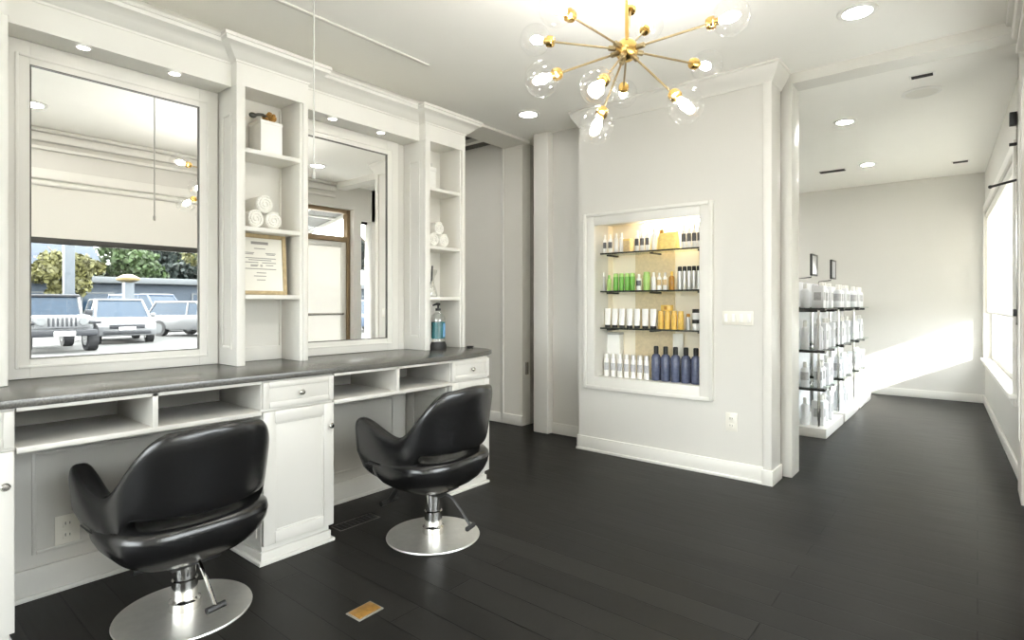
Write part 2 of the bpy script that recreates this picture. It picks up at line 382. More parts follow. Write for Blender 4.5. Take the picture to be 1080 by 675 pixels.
# wall behind the camera: unseen storefront glazing added for fill daylight
ws = MB().box(-3.36, .42, -3.3, -3.2, 0, .35).box(-3.36, .42, -3.3, -3.2, 2.5, CZ).box(-3.36, -3.1, -3.3, -3.2, .35, 2.5).box(.1, .42, -3.3, -3.2, .35, 2.5)
struct('wall_front', ws, 'wall')
w4 = MB().frame('y', -3.28, -3.1, .1, .35, 2.5, .06, .06, .004)
for x in (-2.03, -.97): w4.box(x - .03, x + .03, -3.28, -3.22, .4, 2.45, .003)
struct('window_4_added', w4, 'trim')
struct('window_4_added_pane', MB().box(-3.05, .05, -3.252, -3.248, .4, 2.45), 'glass')
# unseen wing added to block sun from the main room; then street side
struct('wall_exterior_sun_block', MB().box(.42, 4.62, -1.0, -.7, -.3, 3.3).box(.42, .9, -.7, 9, 3.1, 7), 'stucco')
struct('sidewalk', MB().box(.42, 5.5, -8, 14, -.25, -.06), 'concrete')
struct('ground_antiglare_strip', MB().box(.43, 3.4, 5.4, 10.5, -.06, -.03), 'twig')  # dark strip added to cut sidewalk glare into the far room
struct('ground', MB().box(-40, 90, -60, 90, -.5, -.3), 'asphalt')
aw = thing('entrance_canopy', 'dark entrance canopy outside above the glass door, seen in the second mirror', 'canopy', (.42, 4, 2.8))
MB().prism([(.42, 2.80), (3.0, 2.36), (3.0, 2.40), (.42, 2.86)], 2.9, 5.3, 'y').build('deck', 'hem', aw)
for y in (3.1, 3.8, 4.5, 5.2): MB().prism([(.42, 2.74), (2.95, 2.31), (2.95, 2.37), (.42, 2.80)], y - .02, y + .02, 'y').build('rafter', 'grey', aw)
for k in range(3): MB().box(.9 + k * .8, .95 + k * .8, 2.95, 5.25, 2.70 - k * .14, 2.74 - k * .14).build('purlin', 'grey', aw)

# ------------------------------------------------------------------ station built-ins
TX = -2.95
TOW = [(.02, .437), (1.321, 1.723), (2.604, 2.995)]
towlab = ['tall white open shelf tower before the first mirror, mostly cut off by the frame',
          'tall white open shelf tower holding a framed certificate, between the two mirrors',
          'tall white open shelf tower at the far end of the station counter']
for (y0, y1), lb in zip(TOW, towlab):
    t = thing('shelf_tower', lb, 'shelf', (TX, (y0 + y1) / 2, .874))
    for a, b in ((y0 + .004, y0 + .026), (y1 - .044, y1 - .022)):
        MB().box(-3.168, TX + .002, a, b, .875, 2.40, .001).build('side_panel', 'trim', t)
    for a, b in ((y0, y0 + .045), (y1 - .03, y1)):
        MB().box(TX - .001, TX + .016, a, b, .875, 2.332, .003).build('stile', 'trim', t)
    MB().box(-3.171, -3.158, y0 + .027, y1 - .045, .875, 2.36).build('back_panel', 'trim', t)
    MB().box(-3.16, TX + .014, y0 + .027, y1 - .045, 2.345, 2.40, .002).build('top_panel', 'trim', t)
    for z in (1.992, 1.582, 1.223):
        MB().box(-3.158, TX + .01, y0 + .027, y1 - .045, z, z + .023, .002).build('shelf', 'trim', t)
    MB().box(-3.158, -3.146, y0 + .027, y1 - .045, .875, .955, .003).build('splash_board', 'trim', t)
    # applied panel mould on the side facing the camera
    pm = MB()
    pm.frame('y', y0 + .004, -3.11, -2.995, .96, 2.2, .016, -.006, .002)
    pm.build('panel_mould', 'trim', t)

# soffits with fascia over the mirrors, crown
for i, (a, b) in enumerate(((.437, 1.321), (1.723, 2.604))):
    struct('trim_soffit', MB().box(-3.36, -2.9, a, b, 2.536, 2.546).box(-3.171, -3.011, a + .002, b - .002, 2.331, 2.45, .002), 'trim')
BX = -2.998
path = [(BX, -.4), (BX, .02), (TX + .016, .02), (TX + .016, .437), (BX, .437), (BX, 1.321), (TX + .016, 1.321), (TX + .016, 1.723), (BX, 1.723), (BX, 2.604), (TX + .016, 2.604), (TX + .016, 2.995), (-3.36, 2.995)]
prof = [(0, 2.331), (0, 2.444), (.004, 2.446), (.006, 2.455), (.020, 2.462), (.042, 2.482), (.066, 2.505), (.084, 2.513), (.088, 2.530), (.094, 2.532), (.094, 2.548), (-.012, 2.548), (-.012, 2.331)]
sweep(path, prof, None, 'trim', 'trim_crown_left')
# narrow bead on the ceiling in front of the stations
struct('trim_ceiling_bead', MB().box(-2.81, -2.785, -.5, 2.51, CZ - .012, CZ, .004), 'trim')

# puck lights under the soffit
pk = None
for n_, y in enumerate((.70, 1.065, 1.94, 2.30)):
    lb = ['small lit puck light above the first mirror, end by the frame edge', 'small lit puck light above the first mirror, beside the certificate tower',
          'small lit puck light above the second mirror, beside the certificate tower', 'small lit puck light above the second mirror, beside the end tower'][n_]
    if pk is None:
        pk = thing('soffit_puck_light', lb, 'light', (-3.03, y, 2.331), group=None)
        MB().lathe([(.030, 2.323), (.032, 2.331), (.025, 2.332), (.024, 2.323), (.030, 2.323)], 24, (-3.03, y, 0)).build('rim', 'white', pk)
        MB().lathe([(.0, 2.3255), (.024, 2.3255), (.024, 2.3305), (0, 2.3305)], 24, (-3.03, y, 0)).build('lens', 'puck', pk)
    else: dup(pk, (-3.03, y, 2.331), label=lb)

# wall mirrors
for (a, b), lb in zip((( .54, 1.225), (1.765, 2.447)), ('large framed wall mirror reflecting parked cars, the one nearer the camera', 'framed wall mirror reflecting the glass entrance door, between the two shelf towers')):
    t = thing('wall_mirror', lb, 'mirror', (-3.17, (a + b) / 2, .876))
    o0, o1 = a - .10, b + .094
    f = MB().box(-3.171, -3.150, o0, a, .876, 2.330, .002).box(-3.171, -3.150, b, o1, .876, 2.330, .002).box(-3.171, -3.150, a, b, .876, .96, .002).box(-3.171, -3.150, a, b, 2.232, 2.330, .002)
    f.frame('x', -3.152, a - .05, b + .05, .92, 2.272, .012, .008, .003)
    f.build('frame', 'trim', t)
    MB().frame('x', -3.158, a - .001, b + .001, .959, 2.233, .005, .009).build('edge_line', 'edge', t)
    MB().box(-3.170, -3.158, a, b, .96, 2.232).build('mirror_glass', 'mirror', t, smooth=0)

# counter top
poly = [(-3.17, -.1), (-2.5, -.1), (-2.5, 2.45), (-2.51, 2.58), (-2.535, 2.72), (-2.58, 2.86), (-2.64, 2.96), (-2.72, 3.01), (-2.85, 3.03), (-3.17, 3.03)]
tag(MB().prism(poly, .846, .874, bev=.0015).build('countertop', 'granite', origin=(-2.83, 1.4, .846)), 'long glossy black stone countertop running under both mirrors', 'countertop')

def knob(c, parent):
    return MB().axis(c, (c[0] + 1, c[1], c[2]), [(.004, 0), (.005, .012), (.012, .016), (.014, .022), (.010, .028), (0, .029)], 16).build('knob', 'nickel', parent)
def cabinet(y0, y1, label, xf=-2.5, knob_y=None):
    t = thing('base_cabinet', label, 'cabinet', (xf - .2, (y0 + y1) / 2, 0))
    b = MB().box(-2.958, xf - .02, y0, y1, .08, .845, .002)
    b.frame('y', y0, -2.93, xf - .05, .12, .67, .06, -.008, .003)
    b.build('body', 'cab', t)
    MB().box(-2.95, xf - .035, y0 + .012, y1 - .012, 0, .08).build('toe_kick', 'cab', t)
    MB().box(-2.95, xf - .004, y0 - .012, y1 + .008, 0, .018, .005).box(-2.95, xf - .02, y0 + .002, y1 - .006, 0, .055, .005).build('shoe_mould', 'cab', t)
    d = MB().box(xf - .0195, xf - .004, y0 + .004, y1 - .004, .716, .838, .002)
    d.frame('x', xf - .005, y0 + .004, y1 - .004, .716, .838, .028, .006, .003)
    dd = d.build('drawer', 'cab', t); knob((xf, (y0 + y1) / 2, .777), dd)
    d = MB().box(xf - .0195, xf - .006, y0 + .004, y1 - .004, .09, .702, .002)
    d.frame('x', xf - .008, y0 + .004, y1 - .004, .09, .702, .055, .009, .003)
    d.frame('x', xf - .008, y0 + .055, y1 - .055, .141, .651, .012, .004, .002)
    dd = d.build('door', 'cab', t); knob((xf, y1 - .028 if knob_y is None else knob_y, .59), dd)
    return t
cabinet(0.0, .392, 'white base cabinet cut off by the frame, first along the desk', knob_y=.362)
cabinet(1.242, 1.612, 'white base cabinet with drawer and panelled door between the two styling chairs')
cabinet(2.45, 2.80, 'white base cabinet with drawer at the far end of the desk', xf=-2.515, knob_y=2.60)
for (a, b, dv), lb in zip(((.392, 1.242, .812), (1.612, 2.45, 2.022)), ('two-bay white open cubby under the counter behind the front chair', 'two-bay white open cubby under the counter behind the back chair')):
    t = thing('desk_cubby', lb, 'shelf', (-2.7, (a + b) / 2, .69))
    MB().box(-2.955, -2.504, a + .002, b - .002, .690, .710, .002).build('shelf', 'cab', t)
    MB().box(-2.525, -2.506, a + .002, b - .002, .832, .8455, .001).build('top_rail', 'cab', t)
    MB().box(-2.955, -2.506, dv - .010, dv + .010, .710, .845, .001).build('divider', 'cab', t)
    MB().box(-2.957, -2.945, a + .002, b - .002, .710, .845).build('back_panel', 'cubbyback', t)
for a, b in ((.392, 1.242), (1.612, 2.45)):
    k = MB().box(-3.171, -2.96, a, b, 0, .688)
    k.frame('x', -2.96, a + .12, b - .10, .175, .59, .014, .007, .003)
    k.box(-2.96, -2.944, a, b, 0, .125, .004).box(-2.96, -2.935, a, b, 0, .02, .004)
    struct('trim_knee_panel', k, 'cab')
struct('trim_desk_end', MB().box(-3.171, -2.96, 2.45, 2.80, 0, .845), 'cab')

def plate(name, label, cat, p, axis, w, h, kind):
    t = thing(name, label, cat, p)
    if axis == 'x':
        B = lambda a0, a1, d0, d1, z0, z1, bv=.002: MB().box(p[0] + d0, p[0] + d1, p[1] + a0, p[1] + a1, p[2] + z0, p[2] + z1, bv)
    else:
        B = lambda a0, a1, d0, d1, z0, z1, bv=.002: MB().box(p[0] + a0, p[0] + a1, p[1] - d1, p[1] - d0, p[2] + z0, p[2] + z1, bv)
    B(-w / 2, w / 2, 0, .006, -h / 2, h / 2).build('cover_plate', 'ivory', t)
    if kind == 'outlet':
        for z in (-.024, .024):
            s = B(-.017, .017, .006, .009, z - .015, z + .015).build('receptacle', 'ivory', t)
            q = B(-.009, -.006, .009, .0095, z - .004, z + .008, 0)
            q.build('slot', 'tag', s); B(.006, .009, .009, .0095, z - .004, z + .006, 0).build('slot', 'tag', s)
    else:
        n = kind
        for k in range(n):
            c = (k - (n - 1) / 2) * w / n
            B(c - .012, c + .012, .006, .012, -.028, .028, .003).build('rocker', 'white', t)
    return t
plate('wall_outlet', 'ivory wall outlet in the knee space behind the front chair', 'outlet', (-2.96, .628, .25), 'x', .085, .12, 'outlet')
plate('wall_outlet', 'ivory wall outlet low on the wall under the light switches', 'outlet', (-1.303, 3.94, .385), 'y', .078, .125, 'outlet')
plate('light_switch', 'wide ivory four-gang light switch plate beside the product niche', 'switch', (-1.262, 3.94, 1.10), 'y', .205, .095, 4)

# ------------------------------------------------------------------ salon chair
def chair_mesh_path(u):
    """u in -1..1 round the tub; returns plan point, outward normal"""
    s = u * 1.0
    a = abs(s); sg = 1 if s >= 0 else -1
    HB, HW = .225, .252
    if a < .62:
        ph = a / .62 * math.pi / 2
        e = .92
        x = -HB * (math.cos(ph) ** e); y = HW * (math.sin(ph) ** e)
    else:
        k = (a - .62) / .38
        x = .265 * k; y = HW + .012 * k - .02 * k * k
    return Vector((x, sg * y))
def sm(a, b, x):
    if a > b: return 1 - sm(b, a, x)
    t = min(1, max(0, (x - a) / (b - a))); return t * t * (3 - 2 * t)
def make_chair(label, lift=0., lever_rot=0.):
    t = thing('styling_chair', label, 'chair')
    # tub shell: back and arms as one padded band
    N = 84; K = 26; loops = []
    U = [-1 + 2 * i / N for i in range(N + 1)]
    for i, u in enumerate(U):
        a = abs(u)
        p = chair_mesh_path(u); q0 = chair_mesh_path(max(-1, u - .01)); q1 = chair_mesh_path(min(1, u + .01))
        d = (q1 - q0).normalized(); n = Vector((d.y, -d.x))
        if n.dot(p - Vector((.12, 0))) < 0: n = -n
        top = .795 - .012 * sm(.0, .22, a) - .225 * sm(.20, .60, a) + .072 * sm(.60, .95, a)
        bot = .478 - .18 * sm(.40, .56, a)
        th = .030 + .012 * sm(.5, .85, a)
        end = 1.0
        if a > .955:
            k = (a - .955) / .045; end = math.sqrt(max(0, 1 - k * k)) * .98 + .02
        zc = (top + bot) / 2; hh = (top - bot) / 2 * (.55 + .45 * end); tt = th * end
        lp = []
        for j in range(K):
            an = 2 * math.pi * j / K
            cs, sn = math.cos(an), math.sin(an)
            e = 2 / 5.0
            oz = hh * (abs(sn) ** e) * (1 if sn >= 0 else -1)
            on = tt * (abs(cs) ** .6) * (1 if cs >= 0 else -1)
            z = zc + oz
            lean = (z - .45) * .13 * (1 - sm(.3, .7, a)) + (z - .42) * .10 * sm(.4, .7, a)
            belly = -.13 * (max(0, .47 - z) / .2) ** 2
            pos = p + n * (on + lean + belly)
            lp.append((pos.x, pos.y, z))
        loops.append(lp)
    MB().loops(loops).build('back_shell', 'leather', t, world=False, smooth=60)
    # seat: padded bowl
    prof = [(.0, .256), (.42, .256), (.55, .262), (.70, .28), (.82, .304), (.92, .338), (.98, .372), (1.0, .402), (.985, .424), (.94, .438), (.84, .447), (.5, .454), (0, .456)]
    n = 56; L = []
    for r, z in prof:
        l = []
        for i in range(n):
            a = 2 * math.pi * i / n; c, s_ = math.cos(a), math.sin(a)
            e = .66
            x = .250 * (abs(c) ** e) * (1 if c > 0 else -1); y = .284 * (abs(s_) ** e) * (1 if s_ > 0 else -1)
            if c < 0: x *= .98
            l.append((.005 + x * max(r, .001) * (1.12 if c > 0 else 1), y * max(r, .001), z))
        L.append(l)
    MB().loops(L).build('seat', 'leather', t, world=False, smooth=60)
    for sg in (-1, 1):
        seg = []
        for i in range(0, 25):
            u = sg * (.56 + .31 * i / 24); p = chair_mesh_path(u); q0 = chair_mesh_path(u - .01); q1 = chair_mesh_path(u + .01)
            d = (q1 - q0).normalized(); n = Vector((d.y, -d.x))
            if n.dot(p - Vector((.12, 0))) < 0: n = -n
            z = .40 + .015 * i / 24
            off = .030 + .012 * sm(.5, .85, abs(u)) + (z - .42) * .10 - .13 * ((.47 - z) / .2) ** 2
            q = p + n * (off + .0005); seg.append((q.x, q.y, z))
        MB().tube(seg, .0032, 6).build('piping', 'blackmetal', t, world=False)
    # pedestal
    MB().lathe([(.0, 0), (.238, 0), (.240, .004), (.238, .009), (.20, .014), (.10, .018), (0, .019)], 72).build('base_disc', 'steel', t, world=False)
    MB().lathe([(.056, .018), (.056, .05), (.050, .055), (.046, .06), (.046, .13), (.040, .135), (.040, .235), (.0, .235)], 32).build('column', 'chrome', t, world=False)
    MB().box(-.10, .10, -.09, .09, .238, .262, .006).lathe([(.05, .228), (.06, .24), (.06, .25)], 24).build('seat_plate', 'blackmetal', t, world=False)
    f = MB().tube([(.10, 0, .252), (.20, 0, .245), (.245, 0, .215), (.315, 0, .125), (.33, 0, .112)], .014, 10)
    f.build('footrest_bar', 'blackmetal', t, world=False)
    MB().tube([(.326, -.06, .112), (.326, .06, .112)], .014, 10).build('footrest', 'blackmetal', t, world=False)
    rot = Matrix.Rotation(lever_rot, 4, 'Z')
    lv = MB().tube([(-.04, 0, .205), (-.075, 0, .225), (-.11, 0, .215), (-.16, 0, .165), (-.205, 0, .11), (-.225, 0, .085)], .007, 8)
    lv.move(rot).build('pump_lever', 'chrome' if lift < 0 else 'blackmetal', t, world=False)
    MB().tube([(-.222, -.035, .083), (-.225, .035, .083)], .012, 8).move(rot).build('pump_pedal', 'blackmetal', t, world=False)
    if lift:
        for o in COL.objects:
            if o.parent == t and o.name.split('.')[0] in ('back_shell', 'seat', 'piping', 'seat_plate', 'footrest_bar', 'footrest'): o.location.z = lift
    return t
c1 = make_chair('black leather styling chair nearer the camera, in front of the first mirror', lift=-.03, lever_rot=R(2))
c1.location = (-2.38, .873, 0); c1.rotation_euler = (0, 0, R(180 + 4))
c2 = make_chair('black leather styling chair farther along the desk, its whole round base showing', lever_rot=R(8))
c2.location = (-2.17, 1.98, 0); c2.rotation_euler = (0, 0, R(180 + 5))

# floor plates
t = thing('floor_outlet', 'small brass floor plate set in the dark planks near the chairs', 'outlet', (-1.837, 1.319, 0))
FR = Matrix.Translation((-1.837, 1.319, 0)) @ Matrix.Rotation(R(2), 4, 'Z')
MB().box(-.042, .042, -.058, .058, 0, .004, .001).move(FR).build('rim', 'registergrey', t)
MB().box(-.035, .035, -.051, .051, .004, .007, .001).move(FR).build('cover', 'register', t)
t = thing('floor_register', 'flush dark floor vent in front of the desk beside the back chair', 'vent', (-2.63, 1.83, 0))
MB().frame('x', 0, -.13, .13, -.05, .05, .010, .002).move(Matrix.Translation((-2.63, 1.83, 0)) @ Matrix.Rotation(R(90), 4, 'Y')).build('rim', 'registergrey', t)
g = MB()
for k in range(9): g.box(-2.668, -2.592, 1.72 + k * .027, 1.726 + k * .027, .0, .0025)
g.build('grille', 'blackmetal', t)

# ------------------------------------------------------------------ chandelier
HUB = Vector((-1.202, 2.251, 2.327))
t = thing('chandelier', 'brass starburst chandelier with clear glass globes hanging over the room', 'chandelier', (HUB.x, HUB.y, CZ))
MB().ball(HUB, .051).build('hub', 'brass', t)
MB().lathe([(0, CZ - .03), (.06, CZ - .028), (.065, CZ - .01), (.065, CZ)], 28, (HUB.x, HUB.y, 0)).build('canopy', 'brass', t)
MB().cyl(HUB, (HUB.x, HUB.y, CZ - .02), .008).build('stem', 'brass', t)
dirs = [(-.148, -.986, .071), (-.919, -.282, .275), (-.465, -.784, -.411), (.137, -.769, -.625), (-.507, .859, -.066), (-.044, -.501, -.864), (.662, -.146, -.735), (.465, .885, .004), (1, .028, .013), (-.158, .795, .586), (-.246, .564, .788)]
for d in dirs:
    d = Vector(d).normalized()
    a = MB().cyl(HUB + d * .04, HUB + d * .37, .005, n=10).axis(HUB + d * .045, HUB + d, [(.012, 0), (.012, .038), (.006, .043)], 12).build('arm', 'darkbrass', t)
    MB().axis(HUB + d * .353, HUB + d, [(.006, 0), (.022, .004), (.026, .013), (.026, .033), (.015, .037), (.014, .054), (0, .054)], 18).build('socket', 'brass', a)
    MB().axis(HUB + d * .408, HUB + d, [(.011, 0), (.015, .013), (.0205, .033), (.0185, .049), (.009, .061), (0, .063)], 14).build('bulb', 'bulb', a)
    c = HUB + d * .451
    MB().axis(c, c + d, [(.024, -.0695)] + [(.0735 * math.sin(math.pi * k / 18), -.0735 * math.cos(math.pi * k / 18)) for k in range(3, 19)], 32).build('globe', 'globe', a, smooth=80)

# ------------------------------------------------------------------ ceiling fittings
def downlight(p, label, lit=True, r=.085, group=None, lens='lens'):
    t = thing('ceiling_downlight', label, 'light', (p[0], p[1], CZ), group=group)
    MB().lathe([(r, CZ - .012), (r + .012, CZ - .006), (r + .012, CZ), (r - .012, CZ), (r - .014, CZ - .010), (r, CZ - .012)], 36, (p[0], p[1], 0)).build('rim', 'white', t)
    MB().lathe([(0, CZ - .009), (r - .014, CZ - .009), (r - .014, CZ - .003), (0, CZ - .003)], 32, (p[0], p[1], 0)).build('lens' if lit else 'grille', lens if lit else 'lensoff', t)
    return t
downlight((-.50, 3.53), 'lit round recessed ceiling light nearest the wide opening to the next room')
downlight((-2.883, 3.69), 'lit round recessed ceiling light near the hall, beyond the end tower')
downlight((-.887, 5.597), 'lit recessed ceiling light in the next room, nearer the opening', r=.075, lens='lensfar')
downlight((-.96, 7.475), 'lit recessed ceiling light in the next room, close to the far wall', r=.075, lens='lensfar')
downlight((-.56, 1.0), 'lit recessed ceiling light reflected in the first mirror', lens='lensfar')
for p in ((-.56, -.5), (-2.0, -.9), (-.56, -2.1), (-2.0, -2.3)):  # unseen lamps added to brighten the room from behind
    downlight(p, 'added fill light in the ceiling behind the camera', group='added fill lights behind the camera', lens='lensfar' if p[1] == -.5 else 'lens')
downlight((-4.5, 3.3), 'added fill light in the hall ceiling, out of sight behind the end tower', lens='lensfar').location.z = 2.83  # hidden lamp added to brighten the hall walls
t = downlight((-.322, 5.185), 'unlit round white ceiling speaker in the next room', lit=False, r=.115)
t.name = 'ceiling_speaker'; t['category'] = 'speaker'
for (x, y, w, d, lb) in ((-.295, 4.80, .12, .045, 'small black slot vent on the next room ceiling just past the beam'), (-1.33, 7.583, .26, .10, 'wide black ceiling vent with white frame in the next room'), (-.146, 7.984, .13, .07, 'small black ceiling vent near the far corner of the next room')):
    t = thing('ceiling_vent', lb, 'vent', (x, y, CZ))
    MB().box(x - w / 2 - .015, x + w / 2 + .015, y - d / 2 - .015, y + d / 2 + .015, CZ - .006, CZ, .002).build('frame', 'white', t)
    g = MB().box(x - w / 2, x + w / 2, y - d / 2, y + d / 2, CZ - .010, CZ - .006)
    for k in range(4): g.box(x - w / 2, x + w / 2, y - d / 2 + d * (k + .3) / 4, y - d / 2 + d * (k + .6) / 4, CZ - .014, CZ - .010)
    g.build('grille', 'vent', t)
# hanging cord
t = thing('hanging_cord', 'thin grey cord hanging from the ceiling in front of the second mirror', 'cord', (-1.55, 1.18, CZ))
_d = (-.638 + (331 - 540) / 592.5 * .77, .77 + (331 - 540) / 592.5 * .638)
cx, cy = _d[0] * 2.43, _d[1] * 2.43
t.location = (cx, cy, CZ)
MB().cyl((cx, cy, 1.76), (cx, cy, CZ - .01), .0035, n=8).build('cable', 'cord', t)
MB().lathe([(0, CZ - .02), (.02, CZ - .018), (.022, CZ)], 16, (cx, cy, 0)).build('ceiling_cap', 'white', t)
MB().lathe([(0, 1.735), (.007, 1.74), (.008, 1.76), (.004, 1.77), (0, 1.772)], 12, (cx, cy, 0)).build('pull', 'cord', t)

# black bracket standard by the far window
t = thing('wall_bracket', 'black metal wall standard with projecting arms beside the far window', 'bracket', (.2, 5.25, 1.1))
MB().box(.206, .216, 5.245, 5.253, 1.05, 2.52, .001).build('standard', 'nickel', t)
MB().tube([(.212, 5.25, 2.06), (.07, 5.29, 2.035)], .009, 8).ball((.07, 5.29, 2.035), .013).build('arm', 'blackmetal', t)
MB().box(.17, .212, 5.22, 5.27, 2.44, 2.53, .004).build('top_clamp', 'blackmetal', t)
MB().tube([(.212, 5.25, 2.31), (.17, 5.25, 2.31)], .012, 8).build('arm', 'blackmetal', t)
MB().box(.19, .212, 5.235, 5.26, 1.11, 1.16, .003).build('foot_clamp', 'blackmetal', t)

# ------------------------------------------------------------------ items on towers
t = thing('gift_box', 'white square box on the top shelf of the certificate tower', 'box', (-3.06, 1.54, 2.015))
MB().box(-3.135, -3.0, 1.480, 1.604, 2.0155, 2.200, .004).build('carton', 'white', t)
MB().box(-3.137, -2.998, 1.478, 1.606, 2.185, 2.204, .003).build('lid', 'white', t)
t = thing('dried_flower', 'sprig of dried amber flowers lying on the white box', 'flower', (-3.06, 1.54, 2.204))
MB().tube([(-3.0, 1.44, 2.214), (-3.03, 1.485, 2.235), (-3.05, 1.515, 2.245), (-3.06, 1.555, 2.235)], .008, 8).ball((-2.998, 1.435, 2.212), .016, (1, 1.3, .9), 10, 8).build('stem', 'twig', t)
b = MB()
for k in range(34):
    a = random.uniform(0, 6.28); q = random.uniform(0, .036)
    b.ball((-3.06 + q * math.cos(a), 1.565 + q * math.sin(a), 2.215 + random.uniform(0, .045)), random.uniform(.010, .015), (1, 1, .8), 8, 6)
b.build('bloom', 'dried', t)
t = thing('dried_flower', 'tan dried seed head standing behind the white box', 'flower', (-3.145, 1.42, 2.015))
MB().cyl((-3.145, 1.42, 2.0155), (-3.145, 1.43, 2.2), .004, n=8).build('stem', 'twig', t)
MB().ball((-3.13, 1.43, 2.225), .027, (.8, 1, 1.1), 14, 10).build('bloom', 'kraft', t)

def rolled_towel(p, r, label, group):
    t = thing('rolled_towel', label, 'towel', p, group=group)
    # roll axis along x, spiral end face
    pts = []; n = 70
    L0, L1 = -.085, .085
    loops = []
    th = r / 3.2
    out = []
    for i in range(n + 1):
        a = i / n * 2 * math.pi * 2.9; rr = r - (r * .9) * (i / n)
        out.append((rr * math.cos(a), rr * math.sin(a)))
    m = MB()
    loops = []
    for x, s_ in ((L0, .93), (L0 + .012, 1), (L1 - .012, 1), (L1, .93)):
        loops.append([(x, p_[0] * s_, p_[1] * s_ + r) for p_ in [(r * math.cos(2 * math.pi * k / 28) * 1.03, r * math.sin(2 * math.pi * k / 28)) for k in range(28)]])
    m.loops(loops).build('roll', 'towel', t, world=False, smooth=60)
    MB().tube([(L1 + .001, y, z + r) for y, z in out[4:]], .006, 6).build('fold', 'towel', t, world=False)
    return t
tw = rolled_towel((-3.05, 1.435, 1.6055), .047, 'rolled white towel in the pyramid on the certificate tower, lower one by its near side', 'towels on the certificate tower')
dup(tw, (-3.05, 1.535, 1.6055), label='rolled white towel in the pyramid on the certificate tower, lower one toward the second mirror')
dup(tw, (-3.05, 1.485, 1.6055 + .0825), label='rolled white towel on top of the pyramid on the certificate tower')
G2 = 'towels on the end tower'
dup(tw, (-3.05, 2.71, 1.6055), label='rolled white towel in the pyramid on the end tower, lower one beside the mirror', group=G2)
dup(tw, (-3.05, 2.81, 1.6055), label='rolled white towel in the pyramid on the end tower, lower one toward the hall', group=G2)
dup(tw, (-3.05, 2.76, 1.6055 + .0825), label='rolled white towel on top of the pyramid on the end tower', group=G2)

# framed certificate leaning in the tower
t = thing('framed_certificate', 'printed certificate in a light wood frame on the middle tower shelf', 'picture', (-3.0, 1.478, 1.246))
tilt = Matrix.Translation((-3.03, 1.497, 1.2475)) @ Matrix.Scale(1.06, 4) @ Matrix.Rotation(R(-4), 4, 'Y') @ Matrix.Rotation(R(0), 4, 'Z')
MB().frame('x', -.008, -.14, .14, 0, .315, .020, .018, .002).move(tilt).build('frame', 'oak', t)
MB().box(-.006, .001, -.122, .122, .018, .297).move(tilt).build('sheet', 'paper', t)
pr = MB()
pr.box(.001, .0018, -.045, .045, .262, .276)
for z, ws in ((.238, ((-.03, .03),)), (.215, ((-.08, -.03), (.03, .085))), (.208, ((-.08, -.035), (.035, .08))), (.188, ((-.085, .085),)), (.178, ((-.06, .06),)), (.165, ((-.085, -.01), (.01, .085))), (.152, ((-.05, -.01), (.0, .012), (.03, .07))), (.146, ((-.05, -.015), (.0, .012))), (.132, ((-.09, .085),)), (.112, ((-.02, .03),)), (.095, ((-.035, .03),)), (.075, ((-.02, .025),))):
    for a, b in ws: pr.box(.001, .0016, a, b, z, z + .004)
pr.move(tilt).build('printing', 'ink', t)
# end tower
t = thing('white_box', 'pale white box on the top shelf of the end tower', 'box', (-3.06, 2.70, 2.015))
MB().box(-3.13, -2.985, 2.655, 2.75, 2.0155, 2.165, .003).build('carton', 'white', t)
MB().box(-3.133, -2.982, 2.652, 2.753, 2.14, 2.17, .003).build('lid', 'white', t)
t = thing('small_frame', 'small grey standing picture frame behind the pale box on the end tower', 'picture', (-3.14, 2.80, 2.015))
MB().frame('x', -3.155, 2.70, 2.86, 2.0155, 2.25, .012, .012, .001).build('frame', 'silver', t)
MB().box(-3.153, -3.147, 2.71, 2.85, 2.025, 2.24).build('sheet', 'paper', t)
t = thing('glass_jar', 'clear glass jar with a dark spoon on the end tower shelf', 'jar', (-3.03, 2.725, 1.246))
MB().lathe([(0, 1.247), (.055, 1.247), (.06, 1.26), (.05, 1.30), (.036, 1.34), (.036, 1.38), (.055, 1.42), (.058, 1.44)], 24, (-3.03, 2.725, 0)).build('vessel', 'clear', t)
MB().lathe([(0, 1.248), (.045, 1.248), (.05, 1.262), (.03, 1.30), (0, 1.31)], 20, (-3.03, 2.725, 0)).build('filling', 'white', t)
MB().tube([(-3.02, 2.71, 1.31), (-3.02, 2.74, 1.37), (-3.03, 2.755, 1.47)], .006, 8).ball((-3.015, 2.705, 1.30), .014, (.6, 1, 1.2), 10, 8).build('spoon', 'tag', t)
t = thing('pump_bottle', 'tall pump bottle of teal liquid on a black base at the counter end', 'bottle', (-2.925, 2.715, .874))
P_ = (-2.925, 2.715, 0)
MB().lathe([(0, .8745), (.056, .8745), (.058, .88), (.058, .905), (.05, .925), (.05, .93), (0, .93)], 28, P_).build('base', 'black', t)
MB().lathe([(.0, .931), (.049, .931), (.05, .95), (0, .952)], 28, P_).build('collar', 'clear', t)
MB().lathe([(0, .953), (.049, .953), (.050, 1.07), (.0, 1.07)], 28, P_).build('liquid', 'teal', t)
MB().prism([(.0505 * math.cos(R(a)) - 2.925, .0505 * math.sin(R(a)) + 2.715) for a in range(0, 76, 5)] + [(.048 * math.cos(R(a)) - 2.925, .048 * math.sin(R(a)) + 2.715) for a in range(75, -1, -5)], .965, 1.06).build('label_band', 'jarblue', t)
MB().lathe([(.05, 1.07), (.05, 1.10), (.042, 1.12), (.02, 1.135), (.018, 1.15)], 28, P_).build('shoulder', 'clear', t)
MB().lathe([(0, 1.148), (.019, 1.148), (.019, 1.165), (.007, 1.168), (.007, 1.19), (0, 1.19)], 16, P_).tube([(-2.925, 2.727, 1.193), (-2.925, 2.70, 1.196), (-2.925, 2.667, 1.186)], [.010, .009, .005], 8).build('pump_head', 'black', t)
